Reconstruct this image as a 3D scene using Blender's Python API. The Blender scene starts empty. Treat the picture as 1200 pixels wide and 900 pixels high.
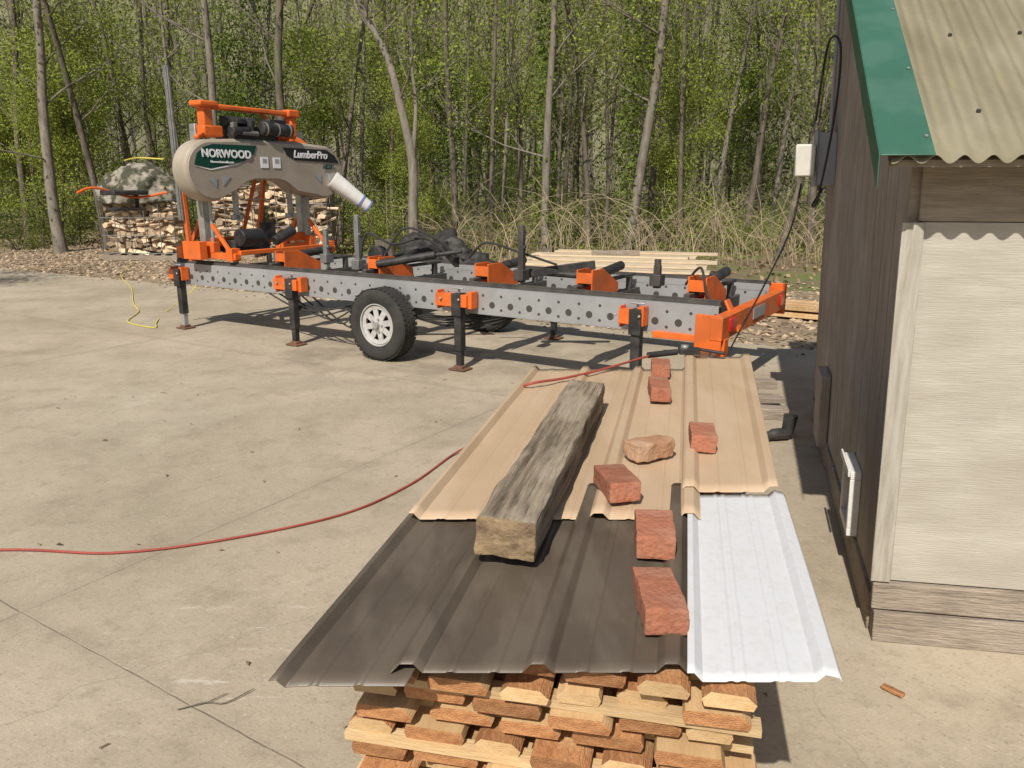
import bpy, bmesh, math, random
import numpy as np
from mathutils import Vector, Matrix, Euler, noise
random.seed(7); rng=np.random.default_rng(7)
scene=bpy.context.scene
COL=scene.collection
R=math.radians
# ------------------------------------------------------------------ materials
def nd(nt,t,**k):
    n=nt.nodes.new(t)
    for a,b in k.items():
        setattr(n,a,b)
    return n
def M(name,c1,c2=None,scale=6,rough=.7,metal=0,bump=.15,bscale=60,lo=.35,hi=.65,stretch=(1,1,1),island=0,c3=None,c3scale=1.5,c3amt=.5,bstretch=None,spec=.3,rot=(0,0,0),c3stretch=None):
    m=bpy.data.materials.new(name); m.use_nodes=True
    nt=m.node_tree; L=nt.links
    bs=nt.nodes['Principled BSDF']; out=nt.nodes['Material Output']
    bs.inputs['Roughness'].default_value=rough; bs.inputs['Metallic'].default_value=metal
    bs.inputs['Specular IOR Level'].default_value=spec
    if c2 is None: c2=tuple(x*.75 for x in c1)
    tc=nd(nt,'ShaderNodeTexCoord')
    mp=nd(nt,'ShaderNodeMapping'); mp.inputs['Scale'].default_value=stretch; mp.inputs['Rotation'].default_value=rot
    L.new(tc.outputs['Object'],mp.inputs['Vector'])
    no=nd(nt,'ShaderNodeTexNoise'); no.inputs['Scale'].default_value=scale; no.inputs['Detail'].default_value=7; no.inputs['Roughness'].default_value=.62
    L.new(mp.outputs['Vector'],no.inputs['Vector'])
    cr=nd(nt,'ShaderNodeValToRGB'); cr.color_ramp.elements[0].position=lo; cr.color_ramp.elements[1].position=hi
    cr.color_ramp.elements[0].color=(*c1,1); cr.color_ramp.elements[1].color=(*c2,1)
    L.new(no.outputs['Fac'],cr.inputs['Fac'])
    col=cr.outputs['Color']
    if c3:
        n3=nd(nt,'ShaderNodeTexNoise'); n3.inputs['Scale'].default_value=c3scale; n3.inputs['Detail'].default_value=5
        if c3stretch:
            m3=nd(nt,'ShaderNodeMapping'); m3.inputs['Scale'].default_value=c3stretch; L.new(tc.outputs['Object'],m3.inputs['Vector']); L.new(m3.outputs['Vector'],n3.inputs['Vector'])
        else: L.new(tc.outputs['Object'],n3.inputs['Vector'])
        r3=nd(nt,'ShaderNodeMapRange'); r3.inputs['From Min'].default_value=.48; r3.inputs['From Max'].default_value=.62; r3.inputs['To Max'].default_value=c3amt
        L.new(n3.outputs['Fac'],r3.inputs['Value'])
        mx=nd(nt,'ShaderNodeMix',data_type='RGBA'); mx.inputs['B'].default_value=(*c3,1)
        L.new(r3.outputs['Result'],mx.inputs['Factor']); L.new(col,mx.inputs['A']); col=mx.outputs['Result']
    if island:
        g=nd(nt,'ShaderNodeNewGeometry'); oi=nd(nt,'ShaderNodeObjectInfo')
        ad=nd(nt,'ShaderNodeMath',operation='ADD'); L.new(g.outputs['Random Per Island'],ad.inputs[0]); L.new(oi.outputs['Random'],ad.inputs[1])
        fr=nd(nt,'ShaderNodeMath',operation='FRACT'); L.new(ad.outputs[0],fr.inputs[0])
        mr=nd(nt,'ShaderNodeMapRange'); mr.inputs['To Min'].default_value=1-island; mr.inputs['To Max'].default_value=1+island
        L.new(fr.outputs[0],mr.inputs['Value'])
        hs=nd(nt,'ShaderNodeHueSaturation'); L.new(mr.outputs['Result'],hs.inputs['Value']); L.new(col,hs.inputs['Color']); col=hs.outputs['Color']
    L.new(col,bs.inputs['Base Color'])
    if bump:
        nb=nd(nt,'ShaderNodeTexNoise'); nb.inputs['Scale'].default_value=bscale; nb.inputs['Detail'].default_value=4
        mb=nd(nt,'ShaderNodeMapping'); mb.inputs['Scale'].default_value=bstretch or stretch; mb.inputs['Rotation'].default_value=rot
        L.new(tc.outputs['Object'],mb.inputs['Vector']); L.new(mb.outputs['Vector'],nb.inputs['Vector'])
        bp=nd(nt,'ShaderNodeBump'); bp.inputs['Strength'].default_value=bump; bp.inputs['Distance'].default_value=.02
        L.new(nb.outputs['Fac'],bp.inputs['Height']); L.new(bp.outputs['Normal'],bs.inputs['Normal'])
    return m
def leafmat(name,c1,c2,c3,transl=.25):
    m=bpy.data.materials.new(name); m.use_nodes=True; nt=m.node_tree; L=nt.links; nt.nodes.clear()
    out=nd(nt,'ShaderNodeOutputMaterial'); g=nd(nt,'ShaderNodeNewGeometry'); oi=nd(nt,'ShaderNodeObjectInfo')
    cr=nd(nt,'ShaderNodeValToRGB'); e=cr.color_ramp.elements; e[0].color=(*c1,1); e[1].color=(*c2,1); k=e.new(.5); k.color=(*c3,1)
    ad=nd(nt,'ShaderNodeMath',operation='MULTIPLY_ADD'); L.new(g.outputs['Random Per Island'],ad.inputs[0]); ad.inputs[1].default_value=.6
    ml=nd(nt,'ShaderNodeMath',operation='MULTIPLY'); L.new(oi.outputs['Random'],ml.inputs[0]); ml.inputs[1].default_value=.4; L.new(ml.outputs[0],ad.inputs[2])
    L.new(ad.outputs[0],cr.inputs['Fac'])
    df=nd(nt,'ShaderNodeBsdfDiffuse'); L.new(cr.outputs[0],df.inputs[0]); sh=df.outputs[0]
    if transl:
        tr=nd(nt,'ShaderNodeBsdfTranslucent'); L.new(cr.outputs[0],tr.inputs[0]); ms=nd(nt,'ShaderNodeMixShader'); ms.inputs[0].default_value=transl
        L.new(sh,ms.inputs[1]); L.new(tr.outputs[0],ms.inputs[2]); sh=ms.outputs[0]
    L.new(sh,out.inputs['Surface']); return m
orange=M('orange_paint',(.74,.155,.028),(.62,.12,.02),rough=.45,bump=.03,c3=(.3,.1,.04),c3scale=5,c3amt=.4)
galv=M('galvanised_steel',(.40,.405,.41),(.34,.345,.35),scale=4,rough=.5,metal=.4,bump=.02)
steel=M('bright_steel',(.5,.5,.48),(.35,.35,.34),scale=10,rough=.4,metal=.6,bump=.02)
dullsteel=M('dull_grey_steel',(.22,.22,.21),(.15,.15,.145),scale=10,rough=.6,metal=.3,bump=.02)
black=M('black_paint',(.02,.02,.022),(.035,.034,.034),rough=.5,bump=.03,c3=(.09,.08,.07),c3scale=8,c3amt=.4)
darksteel=M('dark_steel',(.05,.048,.045),(.1,.09,.08),rough=.6,metal=.2,bump=.05)
rusty=M('rusty_steel',(.2,.1,.06),(.1,.06,.04),rough=.8,bump=.2)
rubber=M('rubber',(.028,.027,.026),(.05,.047,.042),rough=.9,bump=.2,bscale=40)
white=M('white_paint',(.72,.71,.68),(.6,.59,.55),rough=.5,bump=.02)
rimm=M('silver_wheel_paint',(.55,.55,.53),(.42,.41,.39),scale=12,rough=.4,metal=.2,bump=.02)
shellmat=M('beige_plastic',(.38,.33,.265),(.33,.285,.225),rough=.5,bump=.02,scale=3,c3=(.26,.215,.16),c3scale=4,c3amt=.3)
greenmat=M('dark_green_decal',(.005,.06,.04),(.004,.045,.03),rough=.4,bump=0)
blackdec=M('black_decal',(.02,.02,.02),(.02,.02,.02),rough=.4,bump=0)
textw=M('white_lettering',(.85,.85,.85),(.8,.8,.8),rough=.5,bump=0)
redlamp=M('red_lens',(.6,.01,.01),(.5,.01,.01),rough=.2,bump=0,spec=.6)
bark=M('bark',(.19,.16,.125),(.085,.07,.055),scale=5,rough=.95,bump=.9,bscale=14,stretch=(2.5,2.5,.5),c3=(.13,.15,.075),c3scale=.8,c3amt=.5)
barkl=M('pale_bark',(.26,.23,.19),(.14,.12,.095),scale=5,rough=.95,bump=.7,bscale=14,stretch=(2.5,2.5,.5),c3=(.18,.18,.11),c3scale=.8,c3amt=.4)
leafm=leafmat('spring_leaves',(.15,.2,.035),(.34,.38,.09),(.24,.29,.055),.3)
leafd=leafmat('deep_green_leaves',(.07,.12,.025),(.19,.24,.05),(.12,.17,.035),.2)
leaff=leafmat('distant_leaves',(.1,.135,.035),(.3,.31,.11),(.19,.22,.065),0)
drygrass=M('dry_stems',(.38,.31,.21),(.24,.18,.12),scale=2,rough=.9,bump=0,island=.4)
tanm=M('tan_sheet_paint',(.5,.365,.24),(.45,.325,.21),scale=2,rough=.42,bump=.02,bscale=8,c3=(.56,.43,.3),c3scale=3,c3amt=.4,spec=.4,c3stretch=(3,.7,1))
darkm=M('dark_bronze_sheet_paint',(.085,.066,.048),(.105,.083,.062),scale=3,rough=.42,bump=.02,bscale=8,c3=(.15,.125,.095),c3scale=6,c3amt=.5,spec=.35,c3stretch=(2,.6,1))
whm=M('white_sheet_paint',(.62,.63,.64),(.59,.6,.61),scale=2,rough=.45,bump=.01,bscale=8,c3=(.5,.49,.45),c3scale=60,c3amt=.25)
wood_fresh=M('fresh_sawn_wood',(.6,.42,.23),(.47,.3,.14),scale=5,rough=.8,bump=.25,bscale=40,stretch=(6,.6,6),island=.18,c3=(.42,.22,.11),c3scale=6,c3amt=.4)
wood_red=M('reddish_heartwood',(.5,.25,.11),(.3,.13,.055),scale=9,rough=.85,bump=.5,bscale=60,stretch=(4,.8,7),island=.25,c3=(.56,.38,.2),c3scale=12,c3amt=.5)
wood_stick=M('pale_sticker_wood',(.58,.44,.26),(.48,.33,.17),scale=6,rough=.8,bump=.2,bscale=40,stretch=(.8,5,5),island=.15)
wood_old=M('weathered_timber',(.31,.25,.18),(.1,.075,.052),scale=7,rough=.95,bump=.9,bscale=16,stretch=(7,.35,7),lo=.4,hi=.62,c3=(.4,.335,.25),c3scale=4,c3amt=.7,c3stretch=(3,1,3))
wood_end=M('timber_end_grain',(.34,.25,.14),(.16,.11,.07),scale=16,rough=.95,bump=.8,bscale=30)
brickm=M('terracotta_brick',(.36,.145,.085),(.27,.1,.06),scale=18,rough=.95,bump=.35,bscale=90,island=.15,c3=(.4,.22,.145),c3scale=14,c3amt=.4)
brickt=M('orange_brown_brick',(.42,.24,.14),(.33,.18,.1),scale=18,rough=.95,bump=.35,bscale=90,c3=(.5,.36,.25),c3scale=9,c3amt=.5)
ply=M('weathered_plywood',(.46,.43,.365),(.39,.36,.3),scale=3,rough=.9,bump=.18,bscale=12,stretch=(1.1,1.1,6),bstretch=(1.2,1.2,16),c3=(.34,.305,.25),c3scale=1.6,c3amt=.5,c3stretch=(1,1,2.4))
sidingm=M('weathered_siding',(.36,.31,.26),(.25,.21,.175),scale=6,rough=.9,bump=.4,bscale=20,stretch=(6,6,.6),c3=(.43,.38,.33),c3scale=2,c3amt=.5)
trimw=M('weathered_trim',(.44,.41,.35),(.31,.28,.23),scale=8,rough=.9,bump=.3,bscale=30,stretch=(6,6,.5))
oldboard=M('old_base_board',(.34,.28,.22),(.2,.165,.13),scale=8,rough=.95,bump=.5,bscale=20,stretch=(.6,3,7),c3=(.4,.34,.28),c3scale=3,c3amt=.5)
brownboard=M('grey_tan_fascia',(.34,.29,.225),(.25,.21,.16),scale=8,rough=.9,bump=.3,bscale=20,stretch=(.6,3,7))
greenmetal=M('green_roof_trim',(.04,.125,.085),(.035,.105,.07),scale=3,rough=.5,bump=.02,c3=(.08,.17,.13),c3scale=6,c3amt=.4,spec=.35)
roofm=M('weathered_corrugated_panel',(.25,.225,.15),(.18,.16,.1),scale=2,rough=.7,bump=.08,bscale=30,c3=(.31,.285,.21),c3scale=1.2,c3amt=.5,lo=.35,hi=.65,stretch=(3,.8,.8))
greybox=M('grey_enclosure',(.33,.35,.37),(.28,.3,.31),rough=.5,bump=.02)
beigebox=M('beige_enclosure',(.66,.64,.56),(.58,.56,.5),rough=.5,bump=.02)
tarpb=M('black_tarp',(.022,.021,.02),(.05,.045,.04),rough=.6,bump=.6,bscale=9,spec=.35)
camo=M('camouflage_tarp',(.06,.06,.04),(.17,.145,.105),scale=5,rough=.8,bump=.3,bscale=9,lo=.47,hi=.53,c3=(.33,.31,.26),c3scale=5,c3amt=.8)
hosered=M('red_hose',(.36,.08,.06),(.27,.055,.045),rough=.6,bump=.02)
yel=M('yellow_cord',(.7,.62,.1),(.6,.5,.08),rough=.5,bump=0)
firem=M('split_firewood',(.55,.42,.28),(.33,.23,.14),scale=9,rough=.9,bump=.5,bscale=30,island=.6,c3=(.6,.53,.42),c3scale=7,c3amt=.6)
rockm=M('gravel_chips',(.4,.31,.21),(.25,.18,.12),scale=3,rough=.95,bump=.2,island=.55)
deadleaf=M('dead_leaves',(.3,.21,.13),(.18,.12,.075),scale=2,rough=.9,bump=0,island=.5)
blue=M('blue_band',(.2,.25,.5),(.16,.2,.42),rough=.5,bump=0)
panelm=M('pale_panel',(.62,.5,.35),(.52,.41,.28),scale=4,rough=.7,bump=.1,island=.12)

def railmat():
    m=galv.copy(); m.name='punched_galvanised_rail'; nt=m.node_tree; L=nt.links
    bs=nt.nodes['Principled BSDF']; src=bs.inputs['Base Color'].links[0].from_socket
    tc=nd(nt,'ShaderNodeTexCoord'); sp=nd(nt,'ShaderNodeSeparateXYZ'); L.new(tc.outputs['Object'],sp.inputs[0])
    def mth(op,a,b=None,c=None):
        n=nd(nt,'ShaderNodeMath',operation=op)
        for i,x in enumerate((a,b,c)):
            if x is None: continue
            if isinstance(x,(int,float)): n.inputs[i].default_value=x
            else: L.new(x,n.inputs[i])
        return n.outputs[0]
    def circ(per,off,z0,r):
        f=mth('MULTIPLY',mth('SUBTRACT',mth('FRACT',mth('ADD',mth('DIVIDE',sp.outputs['X'],per),off)),.5),per)
        z=mth('SUBTRACT',sp.outputs['Z'],z0)
        d=mth('SQRT',mth('ADD',mth('MULTIPLY',f,f),mth('MULTIPLY',z,z)))
        return mth('LESS_THAN',d,r)
    a=circ(.19,0,.60,.03); b=circ(.19,.5,.68,.013); c=circ(.19,.5,.56,.013)
    tot=mth('MAXIMUM',mth('MAXIMUM',a,b),c)
    mx=nd(nt,'ShaderNodeMix',data_type='RGBA'); mx.inputs['B'].default_value=(.06,.056,.05,1)
    L.new(tot,mx.inputs['Factor']); L.new(src,mx.inputs['A']); L.new(mx.outputs['Result'],bs.inputs['Base Color'])
    inv=mth('MULTIPLY',mth('SUBTRACT',1.0,tot),.4); L.new(inv,bs.inputs['Metallic'])
    return m
railm=railmat()

def concrete():
    m=bpy.data.materials.new('concrete_slab'); m.use_nodes=True; nt=m.node_tree; L=nt.links
    bs=nt.nodes['Principled BSDF']; bs.inputs['Roughness'].default_value=.9; bs.inputs['Specular IOR Level'].default_value=.2
    tc=nd(nt,'ShaderNodeTexCoord'); sp=nd(nt,'ShaderNodeSeparateXYZ'); P=tc.outputs['Object']; L.new(P,sp.inputs[0])
    def mth(op,a,b=None,c=None):
        n=nd(nt,'ShaderNodeMath',operation=op)
        for i,x in enumerate((a,b,c)):
            if x is None: continue
            if isinstance(x,(int,float)): n.inputs[i].default_value=x
            else: L.new(x,n.inputs[i])
        return n.outputs[0]
    def nz(s,d=6,r=.6,st=None,rz=0):
        n=nd(nt,'ShaderNodeTexNoise'); n.inputs['Scale'].default_value=s; n.inputs['Detail'].default_value=d; n.inputs['Roughness'].default_value=r
        if st:
            mp=nd(nt,'ShaderNodeMapping'); mp.vector_type='POINT'; mp.inputs['Scale'].default_value=st; mp.inputs['Rotation'].default_value=(0,0,rz)
            L.new(P,mp.inputs[0]); L.new(mp.outputs[0],n.inputs['Vector'])
        else: L.new(P,n.inputs['Vector'])
        return n.outputs['Fac']
    def mr(x,a,b,c=0,d=1):
        n=nd(nt,'ShaderNodeMapRange'); L.new(x,n.inputs['Value'])
        for k,v in zip(('From Min','From Max','To Min','To Max'),(a,b,c,d)): n.inputs[k].default_value=v
        return n.outputs['Result']
    def mix(f,a,b):
        n=nd(nt,'ShaderNodeMix',data_type='RGBA')
        L.new(f,n.inputs['Factor'])
        for k,x in (('A',a),('B',b)):
            if isinstance(x,tuple): n.inputs[k].default_value=(*x,1)
            else: L.new(x,n.inputs[k])
        return n.outputs['Result']
    col=mix(mr(nz(.7,8,.65),.35,.65),(.45,.385,.29),(.33,.28,.205))
    col=mix(mr(nz(2.6,8,.7),.5,.7,0,.6),col,(.25,.205,.145))
    col=mix(mr(nz(.45,5,.6),.52,.66,0,.5),col,(.5,.44,.345))
    col=mix(mr(nz(9,8,.75),.53,.73,0,.55),col,(.21,.175,.13))
    col=mix(mr(nz(60,4,.7),.56,.7,0,.55),col,(.16,.135,.105))
    col=mix(mr(nz(40,4,.7),.58,.72,0,.5),col,(.56,.51,.42))
    def spot(cx,cy,rx):
        dx=mth('SUBTRACT',sp.outputs['X'],cx); dy=mth('SUBTRACT',sp.outputs['Y'],cy)
        d=mth('SQRT',mth('ADD',mth('MULTIPLY',dx,dx),mth('MULTIPLY',dy,dy)))
        return mr(d,rx*.4,rx,1,0)
    def streak(cx,cy,rx,seed,amt):
        s=mr(nz(4,9,.8,(.8,3.2,1),seed),.56,.63)
        return mth('MULTIPLY',mth('MULTIPLY',spot(cx,cy,rx),s),amt)
    col=mix(streak(-1.0,2.5,.7,R(-35),.6),col,(.6,.55,.47))
    col=mix(streak(-3.3,5.9,1.4,R(20),.4),col,(.58,.53,.45))
    # oil and dirt stains under the mill
    col=mix(mth('MULTIPLY',spot(-1.0,8.2,2.6),mr(nz(1.8,7,.7),.45,.62,0,.6)),col,(.17,.135,.1))
    wob=mth('MULTIPLY',mth('SUBTRACT',nz(2.5,6,.7),.5),.025)
    p=mth('ADD',mth('SUBTRACT',mth('MULTIPLY',sp.outputs['X'],.847),mth('MULTIPLY',sp.outputs['Y'],.532)),wob)
    q=mth('ADD',mth('ADD',mth('MULTIPLY',sp.outputs['X'],.532),mth('MULTIPLY',sp.outputs['Y'],.847)),wob)
    def joint(c,c0,per):
        f=mth('FRACT',mth('ADD',mth('DIVIDE',mth('SUBTRACT',c,c0),per),.5))
        return mth('MULTIPLY',mth('ABSOLUTE',mth('SUBTRACT',f,.5)),per)
    jd=mth('MINIMUM',joint(p,-3.05,4.6),joint(q,1.256,3.7))
    jm=mr(jd,.001,.0045,1,0)
    vo=nd(nt,'ShaderNodeTexVoronoi',feature='DISTANCE_TO_EDGE'); vo.inputs['Scale'].default_value=.2
    wv=nd(nt,'ShaderNodeTexNoise'); wv.inputs['Scale'].default_value=2.2; wv.inputs['Detail'].default_value=6; L.new(P,wv.inputs['Vector'])
    va=nd(nt,'ShaderNodeVectorMath',operation='MULTIPLY_ADD'); L.new(wv.outputs['Color'],va.inputs[0]); va.inputs[1].default_value=(.3,.3,0); L.new(P,va.inputs[2])
    L.new(va.outputs[0],vo.inputs['Vector'])
    cm=mr(vo.outputs['Distance'],.0003,.0009,.15,0)
    brk=mr(nz(3,5,.7),.38,.55,.15,.6)
    tot=mth('MAXIMUM',mth('MULTIPLY',jm,brk),cm)
    dirt=mr(jd,.0,.07,.2,0)
    col=mix(dirt,col,(.24,.2,.15))
    col=mix(tot,col,(.11,.09,.07))
    L.new(col,bs.inputs['Base Color'])
    h=mth('SUBTRACT',mth('ADD',mth('MULTIPLY',nz(90,4,.7),.35),mth('MULTIPLY',nz(12,6,.7),.6)),mth('MULTIPLY',tot,.8))
    bp=nd(nt,'ShaderNodeBump'); bp.inputs['Strength'].default_value=.45; bp.inputs['Distance'].default_value=.012
    L.new(h,bp.inputs['Height']); L.new(bp.outputs[0],bs.inputs['Normal'])
    return m
concm=concrete()
gravelm=M('gravel_ground',(.3,.23,.155),(.17,.13,.085),scale=9,rough=.95,bump=.9,bscale=18,c3=(.38,.31,.22),c3scale=1.3,c3amt=.5)
forestm=M('leaf_litter',(.22,.17,.1),(.12,.1,.055),scale=3,rough=.95,bump=.9,bscale=8,c3=(.12,.16,.04),c3scale=.5,c3amt=.8)
hillm=M('wooded_slope',(.15,.155,.07),(.22,.2,.13),scale=.25,rough=.95,bump=1,bscale=2,c3=(.08,.09,.045),c3scale=.9,c3amt=.6,stretch=(3,1,.6))

# ------------------------------------------------------------------ builders
class MB:
    def __init__(s): s.v=[];s.f=[];s.m=[]
    def add(s,vs,fs,mi=0):
        o=len(s.v); s.v+= [tuple(x) for x in vs]; s.f+=[tuple(i+o for i in f) for f in fs]; s.m+=[mi]*len(fs); return s
    def box(s,c,d,Rm=None,mi=0):
        c=Vector(c); vs=[]
        for x in (-.5,.5):
            for y in (-.5,.5):
                for z in (-.5,.5):
                    p=Vector((x*d[0],y*d[1],z*d[2]))
                    if Rm is not None: p=Rm@p
                    vs.append(c+p)
        return s.add(vs,[(0,1,3,2),(4,6,7,5),(0,4,5,1),(2,3,7,6),(0,2,6,4),(1,5,7,3)],mi)
    def beam(s,p0,p1,w,h,mi=0,up=(0,0,1)):
        p0=Vector(p0);p1=Vector(p1);d=p1-p0;L=d.length;d.normalize();up=Vector(up)
        if abs(d.dot(up))>.97: up=Vector((0,1,0))
        sx=d.cross(up).normalized(); uz=sx.cross(d)
        Rm=Matrix((sx,d,uz)).transposed()
        return s.box((p0+p1)/2,(w,L,h),Rm,mi)
    def cyl(s,p0,p1,r0,r1=None,n=16,mi=0,cap=True):
        r1=r0 if r1 is None else r1
        return s.tube([p0,p1],[r0,r1],n,mi,cap)
    def tube(s,pts,r,n=6,mi=0,cap=True):
        pts=[Vector(p) for p in pts]
        if not isinstance(r,(list,tuple)): r=[r]*len(pts)
        vs=[];fs=[];prev=None
        for i,p in enumerate(pts):
            d=(pts[min(i+1,len(pts)-1)]-pts[max(i-1,0)])
            if d.length<1e-9: d=Vector((0,0,1))
            d.normalize()
            if prev is None:
                a=Vector((0,0,1)) if abs(d.z)<.9 else Vector((1,0,0))
                u=d.cross(a).normalized()
            else:
                u=(prev-d*prev.dot(d))
                u=u.normalized() if u.length>1e-6 else d.orthogonal().normalized()
            prev=u; w=d.cross(u)
            for k in range(n):
                a=2*math.pi*k/n; vs.append(p+(u*math.cos(a)+w*math.sin(a))*r[i])
        for i in range(len(pts)-1):
            for k in range(n):
                k2=(k+1)%n; fs.append((i*n+k,i*n+k2,(i+1)*n+k2,(i+1)*n+k))
        if cap:
            fs.append(tuple(range(n))[::-1]); fs.append(tuple((len(pts)-1)*n+k for k in range(n)))
        return s.add(vs,fs,mi)
    def prism(s,poly,ext,mi=0):
        n=len(poly); e=Vector(ext); vs=[Vector(p) for p in poly]+[Vector(p)+e for p in poly]
        fs=[tuple(range(n))[::-1],tuple(range(n,2*n))]+[(i,(i+1)%n,(i+1)%n+n,i+n) for i in range(n)]
        return s.add(vs,fs,mi)
    def lathe(s,prof,c,n=40,mi=0,closed=True):
        c=Vector(c); vs=[];m=len(prof)
        for i in range(n):
            a=2*math.pi*i/n
            for r,y in prof: vs.append(c+Vector((r*math.cos(a),y,r*math.sin(a))))
        fs=[]
        for i in range(n):
            j=(i+1)%n
            for k in range(m if closed else m-1):
                k2=(k+1)%m; fs.append((i*m+k,i*m+k2,j*m+k2,j*m+k))
        return s.add(vs,fs,mi)
    def mesh(s,name,mats,smooth=True,ang=35):
        me=bpy.data.meshes.new(name); me.from_pydata(s.v,[],s.f)
        if not isinstance(mats,(list,tuple)): mats=[mats]
        for m in mats: me.materials.append(m)
        me.polygons.foreach_set('material_index',s.m)
        if len(s.f)<60000:
            bm=bmesh.new(); bm.from_mesh(me); bmesh.ops.recalc_face_normals(bm,faces=bm.faces); bm.to_mesh(me); bm.free()
        if smooth:
            me.polygons.foreach_set('use_smooth',[True]*len(me.polygons))
            try: me.set_sharp_from_angle(angle=R(ang))
            except Exception: pass
        me.update(); return me
    def obj(s,name,mats,parent=None,bevel=0,smooth=True):
        o=bpy.data.objects.new(name,s.mesh(name,mats,smooth)); COL.objects.link(o)
        if parent: o.parent=parent
        if bevel:
            b=o.modifiers.new('bevel','BEVEL'); b.width=bevel; b.segments=2; b.limit_method='ANGLE'; b.angle_limit=R(40)
        return o
def empty(name,loc=(0,0,0),rot=(0,0,0)):
    o=bpy.data.objects.new(name,None); o.location=loc; o.rotation_euler=rot; COL.objects.link(o); o.empty_display_size=.2; return o
def tag(o,label=None,cat=None,group=None,kind=None):
    if label: o['label']=label
    if cat: o['category']=cat
    if group: o['group']=group
    if kind: o['kind']=kind
    return o
def smoothpts(pts,n=8):
    pts=[Vector(p) for p in pts]; out=[]
    P=[pts[0]]+pts+[pts[-1]]
    for i in range(1,len(P)-2):
        for k in range(n):
            t=k/n; a,b,c,d=P[i-1],P[i],P[i+1],P[i+2]
            out.append(.5*((2*b)+(-a+c)*t+(2*a-5*b+4*c-d)*t*t+(-a+3*b-3*c+d)*t**3))
    out.append(pts[-1]); return out
def rough_box(name,size,mats,amp=.004,sub=6,freq=12,seed=0,endmat=False,r=.006,low=1.2,grain=1):
    bm=bmesh.new(); bmesh.ops.create_cube(bm,size=1)
    bmesh.ops.scale(bm,vec=size,verts=bm.verts)
    bmesh.ops.bevel(bm,geom=list(bm.edges),offset=r,segments=2,affect='EDGES',profile=.6)
    L=max(size)
    for ax in range(3):
        k=max(1,int(sub*size[ax]/L))
        for i in range(1,k+1):
            x=-size[ax]/2+size[ax]*i/(k+1); co=[0,0,0]; no=[0,0,0]; co[ax]=x; no[ax]=1
            bmesh.ops.bisect_plane(bm,geom=bm.verts[:]+bm.edges[:]+bm.faces[:],plane_co=co,plane_no=no)
    for v in bm.verts:
        corner=sum(1 for ax in range(3) if abs(v.co[ax])>size[ax]/2-r*1.5)
        q=Vector((v.co.x,v.co.y*grain,v.co.z))
        nv=noise.noise_vector(q*freq+Vector((seed*3.1,seed*1.7,0))); 
        nl=noise.noise_vector(q*freq*.25+Vector((seed*5.1,seed*2.7,9))); v.co+=nv*amp*(1 if corner<2 else 1.8)+nl*amp*low
    me=bpy.data.meshes.new(name); 
    for f in bm.faces:
        f.smooth=True
        if endmat and abs(f.calc_center_median().y)>size[1]/2-r*1.2: f.material_index=1
    bm.to_mesh(me); bm.free()
    for m in mats: me.materials.append(m)
    try: me.set_sharp_from_angle(angle=R(50))
    except Exception: pass
    return me
def fastquads(name,V,mat):
    n=len(V)//4; me=bpy.data.meshes.new(name)
    me.vertices.add(len(V)); me.vertices.foreach_set('co',V.astype(np.float32).ravel())
    me.loops.add(n*4); me.loops.foreach_set('vertex_index',np.arange(n*4,dtype=np.int32))
    me.polygons.add(n); me.polygons.foreach_set('loop_start',np.arange(0,n*4,4,dtype=np.int32))
    me.polygons.foreach_set('loop_total',np.full(n,4,dtype=np.int32))
    me.materials.append(mat); me.update(calc_edges=True); me.validate(); return me
def leaves(name,C,size,mat,flat=0.0):
    C=np.asarray(C); n=len(C)
    a=rng.normal(size=(n,3)); 
    if flat: a[:,2]*=(1-flat)
    a/=np.linalg.norm(a,axis=1,keepdims=True)
    b=rng.normal(size=(n,3)); b-=a*np.sum(a*b,axis=1,keepdims=True); b/=np.linalg.norm(b,axis=1,keepdims=True)
    s=(size*rng.uniform(.6,1.3,size=n))[:,None]
    V=np.stack([C-a*s*.5,C+b*s*.3,C+a*s*.5,C-b*s*.3],axis=1).reshape(-1,3)
    return fastquads(name,V,mat)

# ------------------------------------------------------------------ world, sun, camera
w=bpy.data.worlds.new('World'); scene.world=w; w.use_nodes=True
nt=w.node_tree; bg=nt.nodes['Background']; sky=nt.nodes.new('ShaderNodeTexSky'); sky.sky_type='NISHITA'
sky.sun_disc=False; sky.sun_elevation=R(46); sky.sun_rotation=R(198); sky.air_density=1; sky.dust_density=2
nt.links.new(sky.outputs[0],bg.inputs[0]); bg.inputs[1].default_value=.085
sl=bpy.data.lights.new('sun','SUN'); sl.energy=5.0; sl.angle=R(.53); sl.color=(1,.935,.83)
so=bpy.data.objects.new('sun',sl); COL.objects.link(so)
Ld=Vector((math.sin(R(18))*math.cos(R(46)),math.cos(R(18))*math.cos(R(46)),-math.sin(R(46))))
so.rotation_euler=Ld.to_track_quat('-Z','Y').to_euler(); so.location=(-5,-10,15)
cam=bpy.data.cameras.new('camera'); co=bpy.data.objects.new('camera',cam); COL.objects.link(co)
co.location=(0,0,1.61); co.rotation_euler=(R(90-14.4),0,0); cam.sensor_width=36; cam.lens=27; cam.clip_end=500; cam.clip_start=.05
scene.camera=co
scene.view_settings.view_transform='Standard'; scene.view_settings.look='None'; scene.view_settings.exposure=0

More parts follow.
